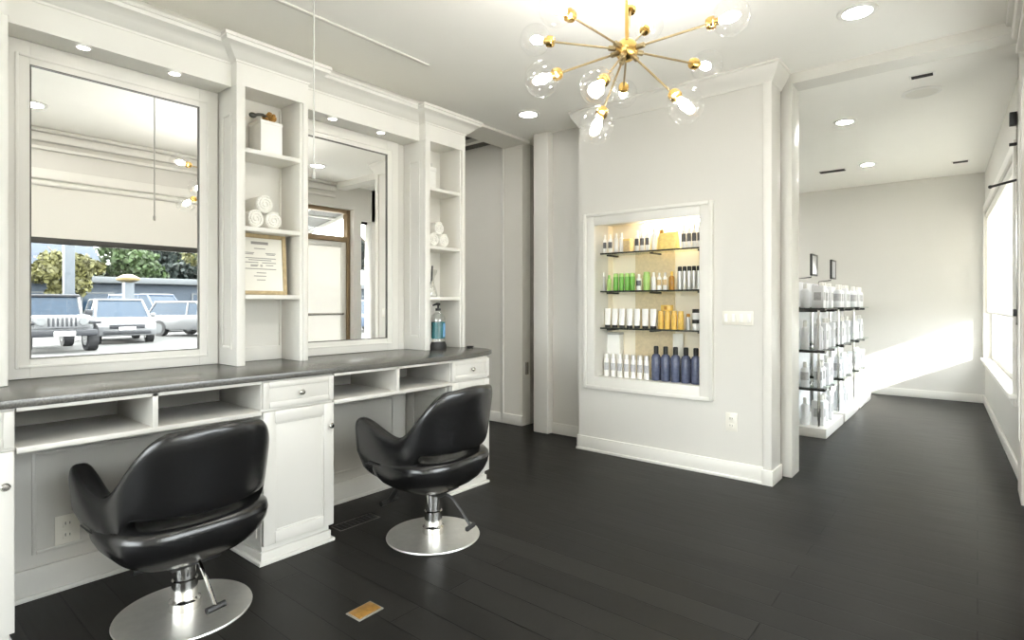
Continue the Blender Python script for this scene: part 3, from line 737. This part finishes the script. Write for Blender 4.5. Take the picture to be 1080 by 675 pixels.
t = thing('black_dish', 'tiny black dish on the counter end beside the hall', 'dish', (-2.90, 2.965, .874))
MB().lathe([(0, .8745), (.022, .8745), (.028, .888), (.025, .888), (.02, .879), (0, .879)], 20, (-2.86, 2.97, 0)).build('bowl', 'black', t)

# ------------------------------------------------------------------ niche shelves and products
for z, lb in ((1.60, 'top glass shelf with dark edge in the lit product niche'), (1.292, 'second glass shelf from the top in the lit product niche'), (.992, 'third glass shelf from the top in the lit product niche')):
    t = thing('glass_shelf', lb, 'shelf', (-1.95, 4.1, z))
    MB().box(NX0 + .002, NX1 - .002, 4.015, 4.205, z, z + .010).build('pane', 'shelfglass', t)
    MB().box(NX0 + .002, NX1 - .002, 4.009, 4.015, z - .001, z + .011).build('front_edge', 'glassedge', t)
    for x in (-2.33, -1.95, -1.57):
        MB().box(x - .012, x + .012, 4.04, 4.205, z - .014, z - .001, .002).build('bracket', 'blackmetal', t)
t = thing('strip_light', 'lit strip light at the top of the product niche', 'light', (-1.8, 4.17, 1.84))
MB().box(-2.08, -1.53, 4.15, 4.21, 1.838, 1.849, .002).build('housing', 'white', t)
MB().box(-2.07, -1.54, 4.155, 4.205, 1.80, 1.838, .006).build('diffuser', 'strip', t)

def xat(px, y):
    a = (px - 540) / 592.5
    return y * (-.7699 + 0) * 0 + y * ((-.6381 + a * .7700) / (.7700 + a * .6381))
def bottle(name, label, cat, group, loc, r, h, body, cap, lab=None, style='bottle'):
    t = thing(name, label, cat, loc, group=group)
    if style == 'bottle':
        bh = h * .78
        MB().lathe([(0, 0), (r * .93, 0), (r, r * .15), (r, bh * .86), (r * .8, bh * .95), (r * .42, bh), (0, bh)], 16).build('body', body, t, world=False)
        MB().lathe([(0, bh), (r * .5, bh), (r * .5, h * .97), (r * .4, h), (0, h)], 14).build('cap', cap, t, world=False)
    elif style == 'tall':
        bh = h * .66
        MB().lathe([(0, 0), (r * .93, 0), (r, r * .15), (r, bh * .80), (r * .78, bh * .90), (r * .38, bh), (0, bh)], 18).build('body', body, t, world=False)
        MB().lathe([(0, bh), (r * .42, bh), (r * .42, bh * 1.14), (r * .16, bh * 1.17), (r * .16, h * .95), (0, h * .95)], 14).tube([(0, r * .2, h * .97), (0, -r * .9, h * .96)], r * .2, 8).build('pump', cap, t, world=False)
    elif style == 'can':
        MB().lathe([(0, 0), (r * .95, 0), (r, .004), (r, h * .8), (0, h * .8)], 16).build('body', body, t, world=False)
        MB().lathe([(0, h * .8), (r * .9, h * .8), (r * .9, h * .97), (r * .75, h), (0, h)], 14).build('cap', cap, t, world=False)
    elif style == 'tube':
        L = []
        for k in range(9):
            q = k / 8; L.append([(r * (1.0 + .10 * q) * math.cos(2 * math.pi * i / 18), r * (1 - .92 * q) * math.sin(2 * math.pi * i / 18), h * (.14 + .86 * q)) for i in range(18)])
        MB().loops(L).build('body', body, t, world=False)
        MB().lathe([(0, 0), (r * .9, 0), (r * .92, h * .14), (0, h * .14)], 16).build('cap', cap, t, world=False)
    if lab:
        z0, z1 = (.28, .60) if style != 'tall' else (.14, .42)
        MB().prism([((r + .0012) * math.cos(R(a)), (r + .0012) * math.sin(R(a))) for a in range(205, 336, 10)] + [(r * .97 * math.cos(R(a)), r * .97 * math.sin(R(a))) for a in range(335, 204, -10)], h * z0, h * z1).build('label_band', lab, t, world=False)
    return t
def run(pxs, y, z, proto_args, label, group):
    proto = None
    for px in pxs:
        loc = (xat(px, y), y, z)
        if proto is None:
            proto = bottle(proto_args[0], label, proto_args[1], group, loc, *proto_args[2:])
        else: dup(proto, loc)
S1, S2, S3, S4 = 1.6105, 1.3025, 1.0025, .6055
# top shelf
run((632, 638, 644), 4.08, S1, ('product_bottle', 'bottle', .019, .155, 'white', 'white', 'tag'), 'white bottle with dark label at the hall end of the top niche shelf', 'white bottles at one end of the top shelf')
run((650, 655.5), 4.07, S1, ('product_bottle', 'bottle', .018, .16, 'white', 'white'), 'plain white bottle beside the tan carton on the top niche shelf', 'plain white bottles on the top shelf')
t = thing('tan_carton', 'small tan carton on the top niche shelf', 'box', (xat(663, 4.09), 4.09, S1))
x = xat(663, 4.09); MB().box(x - .028, x + .028, 4.05, 4.12, S1, S1 + .105, .002).build('carton', 'kraft', t); MB().box(x - .029, x + .029, 4.049, 4.121, S1 + .09, S1 + .108, .002).build('lid', 'yellow', t)
run((672, 677.5, 683), 4.07, S1, ('product_bottle', 'bottle', .0175, .17, 'white', 'white', 'tag'), 'white bottle with dark label between tan carton and yellow pouch, top niche shelf', 'white bottles mid top shelf')
run((690,), 4.07, S1, ('product_bottle', 'bottle', .019, .185, 'white', 'silver'), 'tall white bottle right next to the yellow pouch in the niche', None)
t = thing('yellow_pouch', 'golden yellow pouch with dark clip on the top niche shelf', 'pouch', (xat(705, 4.08), 4.08, S1))
x = xat(705, 4.08)
L = []
for k in range(8):
    q = k / 7; w = .085 - .006 * q * q; d = .045 * (1 - q) ** .6 + .004
    L.append([(x + w * math.copysign(abs(math.cos(a)) ** .5, math.cos(a)), 4.08 + d * math.copysign(abs(math.sin(a)) ** .7, math.sin(a)), S1 + .135 * q) for a in [2 * math.pi * i / 24 + .01 for i in range(24)]])
MB().loops(L).build('bag', 'yellow', t, smooth=60)
MB().box(x - .07, x - .04, 4.07, 4.09, S1 + .13, S1 + .16, .004).build('clip', 'amber', t)
run((721.5, 727, 732.5, 738), 4.07, S1, ('product_bottle', 'bottle', .018, .185, 'white', 'white', 'tag'), 'white bottle with dark label beside the yellow pouch, top niche shelf end', 'white bottles past the yellow pouch')
# second shelf
run((632.5, 637), 4.07, S2, ('product_bottle', 'bottle', .014, .15, 'grey', 'silver', None, 'can'), 'slim grey bottle before the green ones on the second niche shelf', 'slim grey bottles on the second shelf')
run((642.5,), 4.07, S2, ('product_bottle', 'bottle', .017, .13, 'lime', 'green'), 'pale green bottle at the start of the green row, second niche shelf', None)
run((649.5, 655.5, 661.5, 667), 4.06, S2, ('product_bottle', 'can', .0205, .14, 'green', 'lime', None, 'can'), 'bright green can in the row of four on the second niche shelf', 'green cans on the second shelf')
run((674,), 4.07, S2, ('product_bottle', 'bottle', .021, .13, 'white', 'white', 'tag'), 'white bottle between the green cans and the lone pale green can', None)
run((682,), 4.07, S2, ('product_bottle', 'can', .027, .145, 'lime', 'lime', None, 'can'), 'lone wide pale green can on the second niche shelf', None)
run((689.5,), 4.07, S2, ('product_bottle', 'bottle', .018, .14, 'white', 'white'), 'plain white bottle just past the lone pale green can', None)
run((695.5, 701.5), 4.07, S2, ('product_bottle', 'bottle', .0185, .135, 'white', 'silver', 'kraft'), 'white bottle with tan label on the second niche shelf', 'tan label bottles on the second shelf')
run((708.5,), 4.06, S2, ('product_bottle', 'bottle', .020, .14, 'amber', 'gold'), 'amber brown bottle on the second niche shelf', None)
run((717, 722, 727, 732, 737), 4.07, S2, ('product_bottle', 'can', .0165, .175, 'silver', 'black', None, 'can'), 'silver can with dark cap at the end of the second niche shelf', 'silver cans on the second shelf')
# third shelf
run((633.5, 641, 648.5, 656, 664, 672, 680.5, 689), 4.06, S3, ('product_tube', 'tube', .0245, .155, 'white', 'black', None, 'tube'), 'white tube standing on its black cap on the third niche shelf', 'white tubes on the third shelf') if False else None
def run2(pxs, y, z, name, cat, r, h, body, cap, lab, style, label, group):
    proto = None
    for px in pxs:
        loc = (xat(px, y), y, z)
        if proto is None: proto = bottle(name, label, cat, group, loc, r, h, body, cap, lab, style)
        else: dup(proto, loc)
run2((633.5, 641, 648.5, 656, 664, 672, 680.5, 689), 4.06, S3, 'product_tube', 'tube', .0245, .155, 'white', 'black', None, 'tube', 'white tube standing on its black cap on the third niche shelf', 'white tubes on the third shelf')
run2((697, 704, 711, 718), 4.06, S3, 'product_bottle', 'bottle', .0215, .14, 'gold', 'gold', None, 'can', 'gold canister in the row on the third niche shelf', 'gold canisters on the third shelf')
t = thing('gold_carton', 'flat gold carton lying on top of the gold canisters', 'box', (xat(703.5, 4.06), 4.06, S3 + .14))
x = xat(703.5, 4.06); MB().box(x - .04, x + .04, 4.035, 4.085, S3 + .1405, S3 + .185, .003).build('carton', 'gold', t); MB().box(x - .012, x + .012, 4.0345, 4.036, S3 + .15, S3 + .175).build('label_band', 'amber', t)
run2((726,), 4.07, S3, 'product_bottle', 'bottle', .015, .12, 'silver', 'amber', None, 'can', 'small silver can between gold canisters and black-and-white jars', None)
for k in range(2):
    z = S3 + k * .078; x = xat(734.5, 4.06)
    t = thing('cream_jar', ['white jar with black lid, lower of two stacked on the third niche shelf', 'white jar with black lid, upper of two stacked on the third niche shelf'][k], 'jar', (x, 4.06, z))
    MB().lathe([(0, 0), (.027, 0), (.029, .004), (.029, .048), (0, .05)], 20).build('body', 'white', t, world=False)
    MB().lathe([(0, .05), (.030, .05), (.030, .074), (.028, .0775), (0, .0775)], 20).build('lid', 'black', t, world=False)
# bottom of niche
run2((633, 640, 647, 654, 661, 668, 675, 682), 4.05, S4, 'product_bottle', 'bottle', .0222, .185, 'white', 'silver', 'taggrey', 'can', 'white bottle with grey label in the row on the niche floor', 'white bottles on the niche floor')
run2((692, 702, 712.5, 723.5, 734), 4.06, S4, 'product_bottle', 'bottle', .036, .265, 'navy', 'black', None, 'bottle', 'dark slate blue bottle in the row on the niche floor', 'slate blue bottles on the niche floor')
x = xat(646, 4.17)
t = thing('white_carton', 'large white carton standing behind the white bottles on the niche floor', 'box', (x, 4.17, S4))
MB().box(x - .085, x + .085, 4.13, 4.205, S4, S4 + .35, .003).build('carton', 'white', t); MB().box(x - .086, x + .086, 4.129, 4.206, S4 + .335, S4 + .353, .002).build('lid', 'grey', t)
x = xat(715, 4.17)
t = thing('white_card', 'blank white display card standing behind the slate blue bottles', 'card', (x, 4.17, S4))
MB().box(x - .042, x + .042, 4.17, 4.176, S4, S4 + .36, .001).build('sheet', 'paper', t); MB().box(x - .03, x + .03, 4.176, 4.2, S4, S4 + .05, .001).build('foot', 'white', t)

# ------------------------------------------------------------------ display units in the next room
def unit(y0, y1, label, first=False):
    x0, x1 = -1.62, -1.05
    t = thing('display_unit', label, 'display', (x0, y0, 0))
    MB().box(x0, x1 + .02, y0, y1, 0, .085, .004).build('plinth', 'white', t)
    MB().box(x0, x0 + .03, y0 + .02, y1 - .02, .085, 1.45, .003).build('back_panel', 'palebox', t)
    MB().box(-1.345, -1.325, y0 + .06, y1 - .04, .085, 1.40, .002).build('centre_board', 'palebox', t)
    for z in (.42, .765, 1.145):
        s_ = MB().box(x0 + .03, x1, y0 + .03, y1 - .03, z, z + .012, .001).build('shelf', 'shelfglass', t)
        MB().box(x0 + .03, x1, y0 + .025, y0 + .031, z - .008, z + .014).box(x1 - .004, x1 + .003, y0 + .025, y0 + .10, z - .008, z + .014).build('front_edge', 'glassedge', s_)
        for q in (.25, .75):
            yy_ = y0 + (y1 - y0) * q
            MB().box(x0 + .03, x1 - .02, yy_ - .01, yy_ + .01, z - .025, z - .001, .002).build('bracket', 'blackmetal', s_)
    for xx_ in (x0 + .28, x1 - .05):
        MB().cyl((xx_, y0 + .05, .085), (xx_, y0 + .05, 1.145), .011, n=10).build('upright', 'chrome', t)
    return t
UN = [(5.60, 6.42), (6.52, 7.36), (7.46, 8.30)]
UL = ['white display unit of glass shelves in the next room, closest to the opening', 'white display unit of glass shelves in the next room, middle of three', 'white display unit of glass shelves in the next room, by the far wall']
for (a, b), lb in zip(UN, UL): unit(a, b, lb)
names = ['closest unit', 'middle unit', 'far unit']
for ui, (a, b) in enumerate(UN):
    for si, z in enumerate((.0855, .4325, .7775, 1.1575)):
        proto = None; pb = None
        lvl = ['plinth', 'lowest glass shelf', 'middle glass shelf', 'top glass shelf'][si]
        n = 5 if ui < 2 else 4
        for k in range(n):
            y = a + .17 + (b - a - .22) * k / n
            hs = (.26, .24, .28, .24)[si]
            loc = (-1.125, y, z)
            kind = (k + si + ui) % 3
            if kind == 0:
                if pb is None:
                    pb = thing('product_carton', f'pale white carton on the {lvl}, {names[ui]} in the next room', 'box', loc, group=f'cartons on the {lvl} of the {names[ui]}')
                    MB().box(-.05, .05, -.045, .045, 0, hs * .85, .003).build('carton', 'palebox', pb, world=False)
                    MB().box(.05, .0515, -.03, .03, hs * .3, hs * .6).box(-.03, .03, -.0465, -.045, hs * .3, hs * .6).build('label_band', 'taggrey', pb, world=False)
                else: dup(pb, loc)
            else:
                if proto is None:
                    proto = bottle('product_bottle', f'pale white bottle on the {lvl}, {names[ui]} in the next room', 'bottle', f'bottles on the {lvl} of the {names[ui]}', loc, .038, hs, 'palebox', 'white', 'taggrey' if si % 2 else None)
                else: dup(proto, loc)
        if ui < 2:   # second file of bottles deeper on the shelf, seen from the end
            pr2 = None
            for x in (-1.225, -1.40, -1.50):
                loc = (x, a + .115, z)
                if pr2 is None: pr2 = bottle('product_bottle', f'pale bottle at the end of the {lvl}, {names[ui]} next door', 'bottle', f'end bottles on the {lvl} of the {names[ui]}', loc, .036, hs * .95, 'palebox', 'white', 'taggrey' if si == 1 else None)
                else: dup(pr2, loc)
for k, (y, lb) in enumerate(((5.72, 'small black-edged sign on top of the closest display unit'), (6.62, 'small black-edged sign on top of the middle display unit'))):
    zt = 1.4575
    t = thing('shelf_sign', lb, 'sign', (-1.285, y, 1.157))
    MB().box(-1.30, -1.27, y - .03, y + .03, 1.1575, 1.168, .002).build('foot', 'blackmetal', t)
    MB().tube([(-1.285, y, 1.165), (-1.285, y, 1.43), (-1.175, y, 1.44), (-1.17, y, 1.46)], .006, 8).build('post', 'blackmetal', t)
    MB().frame('x', -1.18, y - .03, y + .20, 1.455, 1.655, .016, .02, .001).build('frame', 'blackmetal', t)
    MB().box(-1.177, -1.164, y - .015, y + .185, 1.47, 1.64).build('sheet', 'taggrey', t)

# ------------------------------------------------------------------ street, seen in the mirrors
def wheel(parent, x, y, r, w):
    o = MB().cyl((x, y - w / 2, r), (x, y + w / 2, r), r, n=28).build('wheel', 'tyre', parent, world=False)
    MB().cyl((x, y - w / 2 - .01, r), (x, y + w / 2 + .01, r), r * .62, n=20).build('rim', 'lamp', o, world=False)
def frustum(m, b, tt, z0, z1):
    """b,tt: (x0,x1,halfwidth) at bottom and top"""
    m.loops([[(b[0], -b[2], z0), (b[1], -b[2], z0), (b[1], b[2], z0), (b[0], b[2], z0)], [(tt[0], -tt[2], z1), (tt[1], -tt[2], z1), (tt[1], tt[2], z1), (tt[0], tt[2], z1)]]); return m
def suv(label, loc, rz, paint, L=4.7, W=1.86, H=1.68):
    t = thing('parked_car', label, 'car', loc, rz)
    h = L / 2; w = W / 2
    zb = .30; belt = .98; hood = .92
    side = [(-h, zb), (-h, belt - .05), (-h + .08, belt), (h - 1.25, belt + .02), (h - .55, hood), (h - .12, hood - .10), (h, hood - .22), (h, zb)]
    MB().prism(side, -w, w, 'y', .07).build('body', paint, t, world=False)
    g = frustum(MB(), (-h + .12, h - 1.05, w - .05), (-h + .45, h - 1.85, w - .20), belt - .03, H - .06)
    g.build('window_glass', 'carglass', t, world=False)
    MB().box(-h + .36, h - 1.80, -w + .17, w - .17, H - .09, H, .04).build('roof', paint, t, world=False)
    for sg in (-1, 1):
        for (xa, xb) in ((h - 1.05, h - 1.85), (.05, .0), (-h + .12, -h + .45)):
            MB().tube([(xa, sg * (w - .055), belt - .02), (xb, sg * (w - .20), H - .06)], .045, 8).build('pillar', paint, t, world=False)
        MB().box(h - .30, h - .02, sg * w - (.36 if sg > 0 else -.02), sg * w + (-.02 if sg > 0 else .36), hood - .30, hood - .15, .04).build('headlight', 'lamp', t, world=False)
        MB().box(h - 1.45, h - 1.30, sg * (w + .10) - .10, sg * (w + .10) + .10, belt - .02, belt + .14, .04).build('side_mirror', paint, t, world=False)
        for x in (-h + .85, h - .9): wheel(t, x, sg * (w - .10), .36, .24)
    gr = MB().box(h - .02, h + .012, -.55, .55, hood - .36, hood - .20, .02)
    gr.build('grille', 'carblack', t, world=False)
    MB().box(h - .03, h + .015, -.75, .75, .36, .50, .03).build('lower_grille', 'carblack', t, world=False)
    MB().box(h + .0, h + .02, -.26, .26, .52, .63, .005).build('number_plate', 'white', t, world=False)
    return t
def offroader(label, loc, rz):
    t = thing('parked_car', label, 'car', loc, rz)
    h, w = 2.05, .80
    MB().box(-h, h - .15, -w, w, .55, 1.08, .05).box(h - 1.3, h - .12, -w + .1, w - .1, 1.0, 1.14, .04).build('body', 'carwhite', t, world=False)
    frustum(MB(), (-h + .05, h - 1.30, w - .04), (-h + .08, h - 1.50, w - .10), 1.08, 1.72).build('window_glass', 'carglass', t, world=False)
    MB().box(-h + .03, h - 1.42, -w + .06, w - .06, 1.70, 1.80, .04).build('roof', 'carblack', t, world=False)
    for sg in (-1, 1):
        for (xa, xb) in ((h - 1.30, h - 1.50), (-.1, -.1), (-h + .07, -h + .1)):
            MB().tube([(xa, sg * (w - .05), 1.08), (xb, sg * (w - .10), 1.72)], .05, 8).build('pillar', 'carwhite', t, world=False)
        for x in (-h + .62, h - .62):
            wheel(t, x, sg * (w + .02), .42, .28)
            MB().box(x - .55, x + .55, sg * (w + .02) - .17, sg * (w + .02) + .17, .86, .96, .04).build('fender', 'carblack', t, world=False)
        MB().cyl((h - .14, sg * .52, .94), (h - .06, sg * .52, .94), .11, n=24).build('headlight', 'lamp', t, world=False)
        MB().box(h - 1.3, h - 1.2, sg * (w + .13) - .10, sg * (w + .13) + .10, 1.12, 1.30, .03).build('side_mirror', 'carblack', t, world=False)
    gp = MB().box(h - .16, h - .10, -.68, .68, .74, 1.12, .03).build('grille_panel', 'carwhite', t, world=False)
    for k in range(7): MB().box(h - .11, h - .092, -.36 + k * .11, -.30 + k * .11, .80, 1.06, .01).build('slot', 'carblack', gp, world=False)
    MB().box(h - .12, h + .18, -.82, .82, .50, .70, .03).build('bumper', 'carblack', t, world=False)
    MB().box(h + .18, h + .19, -.26, .26, .52, .66, .004).build('number_plate', 'white', t, world=False)
    return t
GZ = -.3
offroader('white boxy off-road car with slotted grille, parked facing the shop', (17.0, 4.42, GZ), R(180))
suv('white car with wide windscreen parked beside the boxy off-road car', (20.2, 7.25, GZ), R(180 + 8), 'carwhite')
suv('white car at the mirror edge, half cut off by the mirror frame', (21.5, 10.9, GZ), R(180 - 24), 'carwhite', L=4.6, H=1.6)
suv('blue car parked behind the two white cars', (28.5, 11.1, GZ), R(180 - 24), 'carblue', L=4.9, H=2.0, W=2.0)
suv('blue car glimpsed past the door in the second mirror', (18.5, 18.2, GZ), R(180), 'carblue')
t = thing('lamp_column', 'tall pale blue square column standing behind the parked cars', 'column', (21.5, 5.95, GZ))
MB().box(-.17, .17, -.17, .17, 0, 6.5, .02).build('shaft', 'column', t, world=False); MB().box(-.25, .25, -.25, .25, 0, .35, .03).build('base', 'concrete', t, world=False)
t = thing('bollard_lamp', 'short pale pillar lamp with wide yellow cap behind the parked cars', 'lamp', (25.4, 9.1, GZ))
MB().box(-.20, .20, -.20, .20, 0, 2.55, .02).build('shaft', 'column', t, world=False)
MB().lathe([(.2, 2.5), (.48, 2.62), (.50, 2.72), (.2, 2.9), (0, 2.92)], 16).build('cap', 'capy', t, world=False)
# long low building and gabled house
t = thing('long_building', 'long low blue-grey building with pale roof edge across the street', 'building', (42, 18, GZ))
MB().box(0, 8, -26, 26, 0, 2.95, .05).build('wall', 'bluewall', t, world=False)
MB().box(-.6, 8.4, -26.4, 26.4, 2.95, 3.4, .05).build('roof_edge', 'palefascia', t, world=False)
pw = None
for k in range(14):
    y = -24 + k * 3.6
    m = MB().box(-.06, 0, y - .9, y + .9, 1.0, 2.2, .02).build('window', 'carglass', t, world=False)
    MB().frame('x', -.10, y - 1.0, y + 1.0, .9, 2.3, .10, .06).build('window_frame', 'palefascia', m, world=False)
t = thing('gabled_house', 'blue house with slate roof behind the long low building', 'building', (51, 11, GZ))
MB().box(0, 8, -5, 3, 0, 4.6, .05).build('wall', 'bluewall', t, world=False)
MB().prism([(-.5, 4.6), (8.5, 4.6), (5.5, 6.6), (2.5, 6.6)], -5.5, 3.5, 'y', .03).build('roof', 'slate', t, world=False)
def tree(label, loc, h, cr, leaf, n=1500, group=None, seed=1):
    rnd = random.Random(seed)
    t = thing('street_tree', label, 'tree', loc, group=group)
    tr = MB().tube([(0, 0, 0), (.1, .05, h * .3), (-.05, .1, h * .55), (0, 0, h * .8)], [h * .035, h * .028, h * .02, h * .01], 8)
    for k in range(6):
        a = k * 1.05; tr.tube([(0, 0, h * (.32 + .06 * k)), (cr * .35 * math.cos(a), cr * .35 * math.sin(a), h * (.5 + .05 * k)), (cr * .7 * math.cos(a), cr * .7 * math.sin(a), h * (.6 + .05 * k))], [h * .014, h * .01, h * .004], 6)
    tr.build('trunk', 'bark', t, world=False)
    bm = MB(); b = bm.bm
    blobs = [(Vector((rnd.gauss(0, .45) * cr, rnd.gauss(0, .45) * cr, h * .62 + rnd.gauss(0, .42) * cr)), rnd.uniform(.28, .5) * cr) for _ in range(18)]
    for _ in range(n):
        c, r = rnd.choice(blobs); d = Vector((rnd.gauss(0, 1), rnd.gauss(0, 1), rnd.gauss(0, 1))).normalized()
        p = c + d * r * rnd.uniform(.7, 1.05); s_ = rnd.uniform(.13, .24) * (.5 + cr * .28)
        q = Euler((rnd.uniform(0, 6), rnd.uniform(0, 6), rnd.uniform(0, 6))).to_matrix()
        b.faces.new([b.verts.new(p + q @ Vector(v)) for v in ((-s_, -s_ * .5, 0), (0, -s_ * .65, s_ * .2), (s_, 0, 0), (0, s_ * .65, s_ * .2), (-s_, s_ * .5, 0))])
    bm.build('foliage', leaf, t, world=False, smooth=0)
    return t
ti = 0
for (x, y, h, cr, leaf, lb) in (
    (38, 9.4, 6.0, 1.5, 'leafy', 'golden street tree in front of the long building beside the tall pale column'),
    (57, 18.4, 9.0, 2.7, 'leafg', 'bright green tree behind the long building, above the pillar lamp'),
    (57, 27.4, 9.0, 2.7, 'leafy', 'pale yellow-green tree behind the long building, at the mirror edge'),
    (70, 13.0, 12.0, 3.6, 'leafg', 'tall green tree rising behind the blue house'),
    (70, 24.0, 12.0, 3.6, 'leafd', 'dark green tree far behind the long building, above the tall pale column'),
    (70, 35.0, 12.0, 3.6, 'leafd', 'dark green tree far behind the long building, at the mirror edge'),
    (88, 18.0, 16.0, 5.4, 'leafd', 'largest dark green tree farthest behind the blue house'),
    (88, 34.5, 16.0, 5.4, 'leafg', 'largest green tree farthest behind the long building'),
    (30, 27.0, 8.5, 2.3, 'leafd', 'dark green street tree glimpsed past the door in the second mirror')):
    ti += 1; tree(lb, (x, y, GZ), h, cr, leaf, n=2600, seed=ti)
for k, y in enumerate((8.5, 12.2, 16.0, 20.0)):
    lb = ['clipped dark hedge shrub in front of the long building, nearest the off-road car', 'clipped dark hedge shrub in front of the long building, behind the tall column', 'clipped dark hedge shrub in front of the long building, behind the pillar lamp', 'clipped dark hedge shrub in front of the long building, behind the blue car'][k]
    rnd = random.Random(50 + k); t = thing('hedge_shrub', lb, 'shrub', (35, y, GZ)); m = MB(); b = m.bm
    for _ in range(500):
        d = Vector((rnd.gauss(0, 1), rnd.gauss(0, 1), abs(rnd.gauss(0, 1)))).normalized(); p = Vector((d.x * .8, d.y * 1.5, d.z * 1.35)); s_ = rnd.uniform(.1, .22)
        q = Euler((rnd.uniform(0, 6), rnd.uniform(0, 6), rnd.uniform(0, 6))).to_matrix()
        b.faces.new([b.verts.new(p + q @ Vector(v)) for v in ((-s_, -s_ * .6, 0), (s_, -s_ * .4, 0), (s_ * .8, s_ * .6, 0), (-s_ * .6, s_ * .6, 0))])
    m.build('foliage', 'leafd', t, world=False, smooth=0)
    MB().cyl((0, 0, 0), (0, 0, .8), .08, .05, 8).build('stem', 'bark', t, world=False)

rnd = random.Random(99)
t = thing('tall_hedge', 'long dark green hedge growing behind the long low building', 'hedge', (63, 25, GZ)); m = MB(); b = m.bm
for _ in range(5200):
    p = Vector((rnd.gauss(0, .5), rnd.uniform(-21, 21), rnd.uniform(0, 1) ** .6 * (5.6 + rnd.uniform(-.5, .5)))); s_ = rnd.uniform(.2, .42)
    q = Euler((rnd.uniform(0, 6), rnd.uniform(0, 6), rnd.uniform(0, 6))).to_matrix()
    b.faces.new([b.verts.new(p + q @ Vector(v)) for v in ((-s_, -s_ * .6, 0), (s_, -s_ * .4, 0), (s_ * .8, s_ * .6, 0), (-s_ * .6, s_ * .6, 0))])
m.build('foliage', 'leafd', t, world=False, smooth=0)
for k in range(9): MB().cyl((0, -20 + k * 5, 0), (0, -20 + k * 5, 3), .12, .07, 8).build('stem', 'bark', t, world=False)
# ------------------------------------------------------------------ light
w = bpy.data.worlds.new('sky'); scn.world = w; w.use_nodes = True
bg = w.node_tree.nodes['Background']; bg.inputs['Color'].default_value = (.91, .935, .955, 1); bg.inputs['Strength'].default_value = 8.0
sd = bpy.data.lights.new('sun', 'SUN'); sd.energy = 5.0; sd.angle = R(.6); sd.color = (1, .96, .88)
so = bpy.data.objects.new('sun', sd); COL.objects.link(so); so.location = (20, -20, 15)
so.rotation_euler = Vector((-1, 1.2, -.45)).to_track_quat('-Z', 'Y').to_euler()

# ------------------------------------------------------------------ camera
cam = bpy.data.cameras.new('camera'); co = bpy.data.objects.new('camera', cam); COL.objects.link(co)
cam.sensor_width = 36; cam.sensor_fit = 'HORIZONTAL'; cam.lens = 592.5 / 1080 * 36
cam.shift_y = -17.5 / 1080; cam.clip_start = .02; cam.clip_end = 300
co.location = (0, 0, 1.2); co.rotation_euler = (R(90), 0, math.atan2(491, 592.5))
scn.camera = co
vs = scn.view_settings; vs.view_transform = 'Standard'; vs.look = 'None'; vs.gamma = 1; vs.exposure = .94; vs.use_curve_mapping = False
cy = scn.cycles
cy.max_bounces = 14; cy.diffuse_bounces = 8; cy.glossy_bounces = 6; cy.transmission_bounces = 8; cy.transparent_max_bounces = 24
cy.sample_clamp_indirect = 6; cy.caustics_reflective = False; cy.caustics_refractive = False
cy.use_denoising = True
